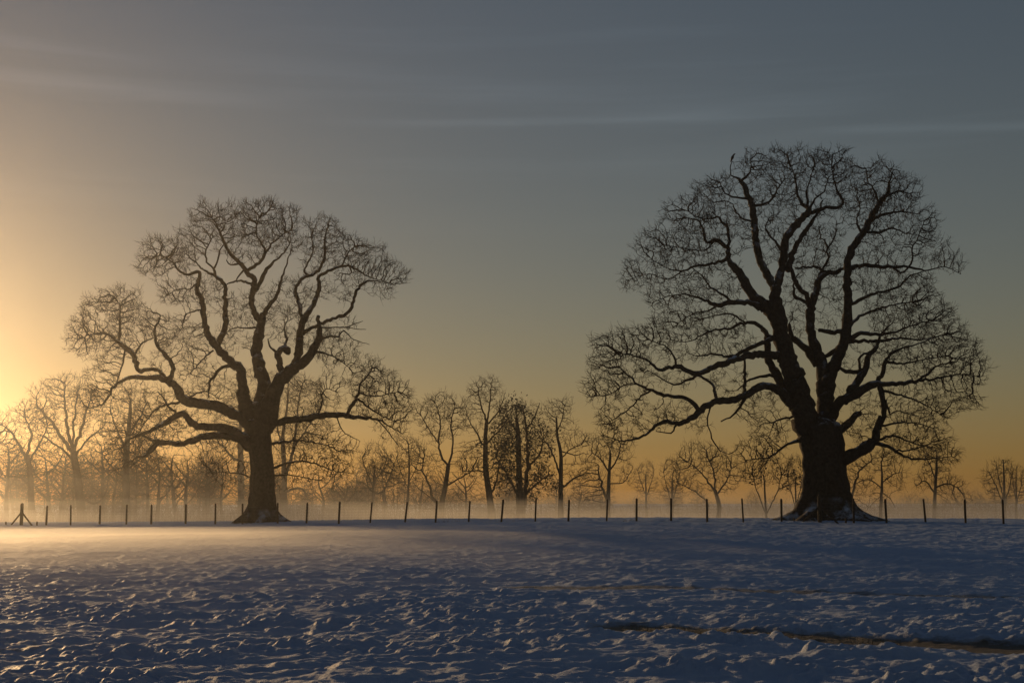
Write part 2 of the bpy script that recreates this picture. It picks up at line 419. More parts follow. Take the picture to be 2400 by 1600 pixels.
# ------------------------------------------------------------------ the trees: limbs followed by eye, branches grown, twigs sprayed
def grow_tree(name, label, cat, group, Y, trunk, limbs, lobes, conv, cfg, seed, mats=(M_OAK, M_TWIG), roots=None, leaves=None):
    """trunk and limbs: lists of (u, v, width) in CONV's sheet coordinates; lobes: (u, v, ru, rv, density) ellipses of the crown"""
    rng = np.random.default_rng(seed)
    ppm = F / Y
    k = conv(1.0)                        # sheet units -> photograph pixels
    def w2(u, v, d): return P(*conv((u, v)), Y + d)
    base = w2(trunk[0][0], trunk[0][1], 0.0)
    gz = float(ground(base[0], base[1]))
    org = np.array((base[0], base[1], gz))
    root = empty(name, org); tag(root, label, cat, group)
    # trunk
    tp = [w2(u, v, 0) for u, v, w in trunk]; tr = [0.5 * w * k / ppm for u, v, w in trunk]
    tp[0] = np.array((tp[0][0], tp[0][1], gz - 0.15))
    pts, rad = catmull(tp, tr, cfg['tstep'])
    pts[1:-1] += rng.normal(0, cfg['tstep'] * 0.02, pts[1:-1].shape)
    sides = cfg['tsides']
    V, Q = tube(pts, rad, sides, 0.035, rng)
    if roots:
        spread, height, nroot = roots
        h = V[:, 2] - gz; c = np.array((pts[0][0], pts[0][1]))
        ctr = np.stack([np.interp(V[:, 2], pts[:, 2], pts[:, 0]), np.interp(V[:, 2], pts[:, 2], pts[:, 1])], -1)
        dxy = V[:, :2] - ctr; a = np.arctan2(dxy[:, 1], dxy[:, 0])
        fl = np.exp(-np.maximum(h, 0) / height)
        rt = 1 + 0.45 * np.cos(nroot * a + 0.6 + 0.35 * np.sin(2 * a)) * np.clip(fl * 1.6, 0, 1)
        V[:, :2] = ctr + dxy * (1 + (spread - 1) * fl * rt)[:, None]
        flute = 1 + 0.04 * np.cos(7 * a + 1.0 + h * 0.25) + 0.03 * np.cos(11 * a - h * 0.2)
        V[:, :2] = ctr + (V[:, :2] - ctr) * flute[:, None]
    put('trunk', mesh_from('trunk', V - org, Q, mats[0]), root)
    nodes = [pts]; nodr = [rad]; ndep = [np.zeros(len(pts))]
    n2 = [np.stack([np.array(conv((u, v))) for u, v, w in trunk])]
    sheet = [(np.array(conv((u, v))), 0.0) for u, v, w in trunk]
    # denser sheet record of depths, to let limbs start where their parent is
    sxy = [np.stack([np.interp(np.linspace(0, 1, 40), np.linspace(0, 1, len(trunk)), n2[0][:, q]) for q in (0, 1)], -1)]
    sdp = [np.zeros(40)]
    for li, limb in enumerate(limbs):
        pull = None
        if isinstance(limb, dict): pull = limb['pull']; limb = limb['pts']
        q = np.array([conv((u, v)) for u, v, w in limb], float)
        XY, DP = np.concatenate(sxy), np.concatenate(sdp)
        d0 = DP[np.argmin(((XY - q[0]) ** 2).sum(1))]
        ln = np.concatenate([[0], np.cumsum(np.linalg.norm(np.diff(q, axis=0), axis=1))]) / ppm
        s = rng.uniform(0.2, 0.62) * (1 if rng.random() < 0.5 else -1)
        if d0 > 1.5: s = -abs(s) if rng.random() < 0.7 else abs(s) * 0.5
        if d0 < -1.5: s = abs(s) if rng.random() < 0.7 else -abs(s) * 0.5
        if pull is not None: s = pull
        dep = d0 + s * ln + rng.normal(0, 0.08, len(ln)).cumsum() * 0.5
        lp = np.array([P(a[0], a[1], Y + d) for a, d in zip(q, dep)]); lr = np.array([0.5 * w * k / ppm * (0.84 + 0.12 * min(w, 120) / 120) for u, v, w in limb])
        pts, rad = catmull(lp, lr, cfg['lstep'])
        rad = np.maximum(rad, cfg['rtip'] * 1.3)
        wob = rng.normal(0, 1, pts.shape) * np.minimum(rad * 0.45, cfg['lstep'] * 0.16)[:, None]; wob[0] = 0
        pts = pts + wob
        s_ = 10 if rad.max() > 0.12 else (7 if rad.max() > 0.05 else 5)
        if cfg.get('coarse'): s_ = 5
        V, Q = tube(pts, rad, s_, 0.09 if not cfg.get('coarse') else 0.04, rng)
        put('limb', mesh_from('limb', V - org, Q, mats[0]), root)
        nodes.append(pts); nodr.append(rad)
        tt = np.linspace(0, 1, 30); to = np.linspace(0, 1, len(q))
        sxy.append(np.stack([np.interp(tt, to, q[:, 0]), np.interp(tt, to, q[:, 1])], -1)); sdp.append(np.interp(tt, to, dep))
    XY, DP = np.concatenate(sxy), np.concatenate(sdp)
    # attraction points in the crown's lobes
    att = []
    for lobe in lobes:
        u, v, ru, rv, den = lobe[:5]
        c = np.array(conv((u, v))); a, b_ = ru * k, rv * k
        area = math.pi * a * b_ / ppm ** 2
        n = max(4, int(area * den * cfg['den']))
        ang = rng.uniform(0, 2 * math.pi, n); rr = rng.uniform(0, 1, n) ** 0.42
        wig = 1 + 0.10 * np.sin(3 * ang + rng.uniform(0, 6)) + 0.08 * np.sin(7 * ang + rng.uniform(0, 6))
        q = c + np.stack([a * rr * wig * np.cos(ang), b_ * rr * wig * np.sin(ang)], -1)
        idx = np.array([np.argmin(((XY - p) ** 2).sum(1)) for p in q])
        half = np.sqrt(np.maximum(0.05, 1 - np.minimum(rr, 1) ** 2)) * min(a, b_) / ppm * cfg['deep']
        dep = DP[idx] + rng.uniform(-1, 1, n) * (half + 0.3)
        att.append(np.array([P(p[0], p[1], Y + d) for p, d in zip(q, dep)]))
    att = np.concatenate(att)
    seeds = np.concatenate([nodes[0][len(nodes[0]) // 2:]] + nodes[1:])
    PA, par, DA, n0 = colonize(seeds, att, cfg['step'], cfg['infl'], cfg['kill'], cfg['iters'], rng, cfg['jit'], 0.35, cfg['up'])
    r, main = branch_radii(par, n0, len(PA), cfg['rtip'], cfg['expo'])
    r = np.minimum(r, cfg['rmax'])
    ii = np.arange(n0, len(PA)); pp = par[ii]
    bag = Bag()
    if len(ii):
        cont = (main[pp] == ii) & (pp >= n0)
        ed = norm(PA[ii] - PA[pp])
        TA = np.where(cont[:, None], norm(DA[pp] + 1e-6), ed); RA = np.where(cont, r[pp], r[ii] * 1.2)
        has = main[ii] >= 0
        TB = ed
        TA = ed
        thick = r[ii] > cfg['rtip'] * 2.2
        for msk, sd in ((thick, 5 if not cfg.get('coarse') else 4), (~thick, 3)):
            if msk.any():
                bag.add(*edge_tubes(PA[pp][msk], PA[ii][msk], DA[ii][msk], DA[ii][msk], RA[msk], r[ii][msk], sd))
        # twigs
        thin = np.where(r[ii] < cfg['rtip'] * cfg['thin'])[0]
        nt = cfg['twigs']
        reps = rng.poisson(nt, len(thin)); src = ii[np.repeat(thin, reps)]
        if len(src):
            cen = np.array((org[0], org[1], org[2] + (att[:, 2].max() - org[2]) * 0.5))
            dd = norm(DA[src] * cfg['fwd'] + norm(PA[src] - cen) * cfg['out'] + rng.normal(0, 0.45, (len(src), 3)) + np.array((0, 0, cfg['tup'])))
            L_ = rng.uniform(*cfg['tlen'], len(src))
            V, Q, tpts = twig_tubes(PA[src], dd, L_, np.full(len(src), cfg['rtwig']), cfg.get('tsegs', 3), 0.28, rng, 3, 0.04)
            bag.add(V, Q)
            sub = rng.random(len(src)) < cfg['sub']
            bs = np.repeat(np.where(sub)[0], 2)
            if len(bs):
                kk = rng.integers(1, cfg.get('tsegs', 3), len(bs)); bp_ = tpts[bs, kk]
                d2 = norm((tpts[bs, kk] - tpts[bs, kk - 1]) * 4 / L_[bs][:, None] + rng.normal(0, 0.6, (len(bs), 3)) + np.array((0, 0, 0.1)))
                V, Q, _ = twig_tubes(bp_, d2, L_[bs] * rng.uniform(0.4, 0.7, len(bs)), np.full(len(bs), cfg['rtwig'] * 0.75), 2, 0.25, rng, 3, 0.04)
                bag.add(V, Q)
            if leaves:
                count, size, lmat, where = leaves
                cand = tpts[:, 1:].reshape(-1, 3)
                cl = cand[rng.integers(0, len(cand), max(3, count // 40))]
                pk = cl[rng.integers(0, len(cl), count)] + rng.normal(0, where, (count, 3))
                a1 = norm(rng.normal(0, 1, (count, 3))); a2 = norm(np.cross(a1, rng.normal(0, 1, (count, 3))))
                sz = rng.uniform(0.5, 1.0, (count, 1)) * size
                LV = np.stack([pk - a1 * sz, pk + a2 * sz * 0.55 + a1 * sz * 0.1, pk + a1 * sz, pk - a2 * sz * 0.55 + a1 * sz * 0.1], 1).reshape(-1, 3)
                LQ = np.arange(count * 4).reshape(-1, 4)
                o = put('leaves', mesh_from('leaves', LV - org, LQ, lmat, False), root); o['kind'] = 'stuff'
        o = put('crown', bag.mesh('crown', mats[1], True, org), root); o['kind'] = 'stuff'
    return root, PA

def sheet(x0, y0, sc):
    def conv(p):
        if isinstance(p, float): return 1.0 / sc
        return (x0 + p[0] / sc, y0 + p[1] / sc)
    return conv
S1 = sheet(130, 440, 2.7034); S3 = sheet(1350, 330, 2.34); SQ = sheet(0, 0, 0.98)

OAK = dict(tstep=0.22, tsides=40, lstep=0.2, rtip=0.0105, out=0.55, den=46.0, deep=0.9, step=0.16, infl=2.2, kill=0.18, iters=80, jit=0.36, up=0.04,
           expo=1.75, rmax=0.10, thin=2.4, twigs=1.2, fwd=0.7, tup=0.1, tlen=(0.22, 0.62), rtwig=0.0102, sub=0.42)

left_trunk = [(1306, 2120, 172), (1310, 2000, 156), (1312, 1900, 150), (1310, 1780, 147), (1300, 1660, 142), (1292, 1580, 146), (1285, 1500, 158), (1282, 1430, 150), (1285, 1370, 118)]
left_limbs = [
 [(1260, 1530, 100), (1190, 1460, 86), (1100, 1420, 76), (1000, 1375, 72), (900, 1365, 70), (820, 1345, 66), (770, 1270, 58), (720, 1225, 50), (640, 1200, 40), (560, 1205, 34), (500, 1195, 30), (430, 1215, 24), (370, 1260, 20), (335, 1320, 16), (300, 1370, 11), (220, 1395, 6)],
 [(715, 1225, 40), (745, 1165, 34), (735, 1110, 32), (690, 1050, 28), (650, 1010, 24), (630, 950, 20), (620, 900, 16), (650, 860, 13), (665, 810, 8)],
 [(700, 1215, 30), (660, 1165, 26), (600, 1148, 28), (530, 1165, 30), (510, 1130, 34), (500, 1080, 36), (480, 1040, 36), (430, 1005, 32), (395, 975, 28), (345, 935, 20), (290, 920, 16), (230, 930, 11), (170, 950, 6)],
 [(400, 980, 22), (412, 900, 20), (408, 850, 17), (404, 790, 13), (410, 740, 10), (375, 700, 6)],
 [(500, 1070, 20), (530, 1010, 15), (570, 975, 12), (620, 950, 8)],
 [(440, 1010, 16), (430, 1100, 13), (410, 1160, 11), (390, 1230, 9), (340, 1290, 6)],
 [(1240, 1620, 92), (1150, 1560, 72), (1080, 1525, 60), (1000, 1515, 54), (900, 1510, 50), (850, 1480, 46), (805, 1430, 44), (760, 1450, 42), (700, 1485, 38), (640, 1520, 33), (580, 1550, 26), (520, 1570, 17), (460, 1600, 9)],
 [(1240, 1640, 80), (1150, 1580, 62), (1030, 1565, 58), (900, 1590, 48), (820, 1618, 40), (740, 1618, 37), (650, 1610, 36), (615, 1650, 40), (575, 1690, 32), (555, 1700, 22)],
 [(680, 1610, 24), (590, 1590, 20), (530, 1560, 13), (450, 1575, 8)],
 [(800, 1440, 22), (720, 1395, 16), (690, 1340, 12), (650, 1290, 8)],
 [(810, 1360, 22), (700, 1375, 17), (620, 1420, 12), (560, 1500, 9), (500, 1600, 6)],
 [(1235, 1480, 110), (1195, 1350, 88), (1185, 1230, 70), (1165, 1145, 66), (1110, 1100, 60), (1050, 1040, 56), (1010, 990, 52), (965, 930, 48), (945, 850, 42), (935, 770, 40), (920, 710, 36), (895, 650, 34), (905, 590, 31), (915, 535, 26), (850, 548, 20), (800, 535, 18), (750, 485, 14), (700, 440, 10), (640, 430, 6)],
 [(1020, 1000, 48), (1055, 930, 44), (1080, 850, 42), (1075, 760, 36), (1075, 690, 32), (1070, 610, 28), (1020, 560, 24), (960, 530, 19), (920, 510, 13), (890, 470, 8)],
 [(1012, 555, 20), (1000, 510, 17), (960, 470, 14), (950, 410, 12), (970, 360, 9), (1000, 310, 6)],
 [(1000, 515, 16), (1030, 460, 14), (1042, 400, 11), (1070, 350, 7)],
 [(905, 600, 14), (850, 640, 11), (790, 640, 8), (720, 670, 5)],
 [(940, 770, 16), (880, 780, 12), (830, 800, 8)],
 [(1290, 1450, 140), (1325, 1300, 108), (1315, 1210, 94), (1290, 1130, 82), (1275, 1050, 78), (1285, 960, 74), (1300, 880, 66), (1312, 800, 52)],
 [(1302, 850, 50), (1262, 790, 44), (1245, 730, 42), (1250, 660, 44), (1265, 605, 40), (1240, 560, 38), (1200, 520, 34), (1165, 470, 30), (1110, 420, 26), (1075, 360, 23), (1045, 290, 17), (1020, 230, 11), (990, 190, 7)],
 [(1262, 650, 36), (1300, 600, 32), (1330, 530, 28), (1370, 480, 21), (1420, 440, 14), (1470, 380, 9), (1490, 330, 6)],
 [(1205, 530, 28), (1270, 490, 25), (1320, 430, 24), (1320, 370, 18), (1290, 330, 14), (1270, 270, 11), (1290, 190, 7)],
 [(1322, 425, 18), (1370, 360, 14), (1420, 310, 10), (1490, 270, 6)],
 [(1165, 480, 16), (1110, 490, 12), (1085, 460, 8)],
 [(1195, 520, 16), (1160, 560, 13), (1150, 600, 8)],
 [(1312, 820, 44), (1345, 760, 36), (1390, 700, 27), (1415, 640, 22), (1430, 580, 18), (1450, 530, 14), (1478, 440, 9), (1500, 380, 6)],
 [(1262, 625, 22), (1190, 590, 18), (1110, 600, 12), (1050, 640, 6)],
 [(1300, 890, 16), (1200, 885, 12), (1120, 890, 9), (1080, 920, 6)],
 [(1330, 1480, 150), (1370, 1340, 118), (1420, 1225, 92), (1500, 1150, 82), (1580, 1095, 68), (1640, 1020, 56), (1670, 940, 46), (1672, 870, 30), (1666, 815, 24)],
 [(1500, 1160, 60), (1540, 1040, 56), (1550, 930, 52), (1575, 835, 46), (1620, 760, 40), (1660, 680, 34), (1670, 600, 30), (1668, 560, 26), (1730, 530, 22), (1800, 500, 20), (1860, 495, 18), (1930, 530, 13), (2000, 570, 9), (2080, 590, 5)],
 [(1570, 845, 34), (1545, 740, 28), (1525, 660, 26), (1540, 600, 24), (1600, 560, 23), (1645, 545, 23), (1690, 480, 22), (1710, 390, 19), (1705, 340, 15), (1720, 260, 9), (1740, 200, 6)],
 [(1610, 555, 18), (1578, 530, 15), (1600, 470, 14), (1630, 410, 12), (1625, 310, 9), (1650, 240, 6)],
 [(1560, 930, 30), (1620, 890, 27), (1680, 860, 26), (1760, 830, 24), (1850, 790, 24), (1890, 720, 24), (1910, 650, 22), (1960, 600, 16), (2040, 590, 9), (2120, 605, 5)],
 [(1860, 495, 14), (1870, 545, 11), (1800, 540, 7)],
 [(1810, 500, 14), (1850, 420, 10), (1900, 370, 6)],
 [(1660, 885, 14), (1760, 885, 10), (1850, 880, 9), (1900, 860, 7), (1945, 845, 5)],
 [(1850, 880, 7), (1910, 895, 6), (1968, 897, 4)],
 [(1660, 990, 20), (1720, 940, 16), (1790, 945, 14), (1825, 905, 10), (1890, 960, 7), (1990, 992, 4)],
 [(1450, 1190, 52), (1415, 1110, 46), (1412, 1040, 44), (1445, 1015, 52), (1470, 1030, 58), (1478, 1050, 34)],
 [(1455, 1020, 26), (1462, 950, 18), (1450, 890, 12), (1470, 840, 7)],
 [(1400, 1040, 20), (1360, 1000, 14), (1345, 960, 9)],
 [(1640, 1040, 20), (1720, 1050, 14), (1800, 1090, 9), (1860, 1140, 5)],
 [(1340, 1540, 70), (1400, 1490, 52), (1500, 1470, 48), (1600, 1455, 50), (1680, 1443, 46), (1780, 1440, 42), (1860, 1447, 34), (1950, 1462, 24), (2050, 1468, 15), (2100, 1500, 9), (2200, 1560, 5)],
 [(1845, 1440, 28), (1890, 1360, 25), (1920, 1310, 20), (1925, 1260, 14), (1970, 1200, 9), (2010, 1140, 6)],
 [(1912, 1335, 18), (1980, 1390, 14), (2060, 1440, 11), (2150, 1480, 6)],
 [(1930, 1300, 14), (2010, 1320, 10), (2090, 1310, 7), (2170, 1290, 5)],
 [(1665, 1435, 18), (1690, 1350, 15), (1685, 1300, 11), (1740, 1340, 6)],
 [(1690, 1310, 9), (1720, 1270, 7), (1770, 1290, 5)],
 [(1785, 1455, 10), (1820, 1540, 8), (1870, 1572, 7), (1930, 1605, 4)],
 [(2050, 1475, 10), (2120, 1560, 8), (2180, 1640, 5)],
 {'pull': -0.5, 'pts': [(1370, 1620, 22), (1500, 1600, 15), (1620, 1610, 11), (1750, 1640, 6)]},
 {'pull': -0.5, 'pts': [(1375, 1775, 22), (1500, 1735, 15), (1620, 1740, 12), (1760, 1790, 8), (1880, 1810, 4)]},
 {'pull': 0.4, 'pts': [(1380, 1820, 14), (1500, 1820, 9), (1650, 1850, 5)]},
 {'pull': -0.3, 'pts': [(1240, 1830, 14), (1100, 1800, 9), (1000, 1810, 5)]},
 [(1115, 1120, 30), (1040, 1150, 24), (1000, 1200, 22), (970, 1260, 17), (972, 1330, 9)],
 [(1000, 1030, 16), (940, 1080, 12), (880, 1150, 9), (830, 1190, 5)],
 [(820, 1340, 20), (880, 1310, 13), (960, 1290, 9), (1040, 1340, 6)],
]
left_lobes = [(300, 850, 190, 190, 1.1), (420, 740, 150, 110, 1.1), (180, 960, 110, 110, 1.0), (370, 1010, 190, 100, .6), (310, 1230, 110, 150, .8), (200, 1330, 90, 70, .6),
 (560, 860, 120, 110, .9), (690, 900, 110, 120, .8), (800, 960, 150, 130, .7), (620, 1120, 130, 80, .4),
 (690, 430, 165, 120, 1.2), (600, 500, 90, 70, 1.0), (830, 400, 110, 120, 1.0), (830, 650, 150, 90, .9), (750, 690, 100, 60, .8),
 (960, 230, 125, 130, 1.2), (1100, 230, 150, 130, 1.1), (1290, 230, 190, 150, 1.25), (1430, 230, 130, 130, 1.1), (1200, 380, 200, 110, .7), (1450, 340, 110, 100, .7),
 (1700, 310, 130, 130, 1.2), (1640, 420, 90, 120, .7), (1830, 400, 150, 120, 1.1), (1980, 460, 160, 110, 1.1), (2110, 560, 120, 80, 1.1), (2060, 660, 70, 60, .6), (1890, 560, 130, 70, .6), (1800, 640, 110, 80, .4),
 (1450, 720, 120, 120, .7), (1560, 640, 80, 100, .5), (1480, 880, 130, 100, .8), (1260, 760, 150, 120, .4), (1130, 780, 90, 100, .4), (1000, 700, 110, 120, .5),
 (1180, 930, 150, 110, .5), (950, 1020, 130, 100, .5), (1760, 1030, 140, 110, 1.0), (1640, 980, 120, 110, .6), (1800, 900, 110, 90, .4),
 (2050, 1310, 200, 170, 1.0), (1960, 1200, 120, 130, .9), (2130, 1420, 130, 90, .9), (1750, 1280, 120, 110, .6), (1600, 1330, 140, 100, .5), (2120, 1520, 110, 70, .6),
 (1620, 1650, 230, 100, 1.0), (1650, 1780, 230, 90, 1.0), (1560, 1540, 170, 80, .8), (1780, 1700, 120, 110, .8), (1450, 1860, 100, 60, .5),
 (640, 1480, 200, 130, .9), (480, 1580, 150, 130, .9), (620, 1350, 180, 90, .6), (820, 1560, 150, 90, .6), (420, 1700, 110, 90, .6), (560, 1700, 120, 70, .5),
 (900, 1220, 170, 110, .7), (1040, 1280, 130, 90, .7), (980, 1430, 150, 60, .5), (1080, 1780, 150, 100, .8), (980, 1700, 120, 90, .5), (1100, 1640, 120, 60, .4), (1250, 1250, 120, 120, .5)]
grow_tree('oak_tree', 'bare old oak with slender single trunk and long arching lower limbs', 'tree', 'old oaks behind the fence',
          90.0, left_trunk, left_limbs, left_lobes, S1, OAK, 11, roots=(1.95, 0.55, 5))

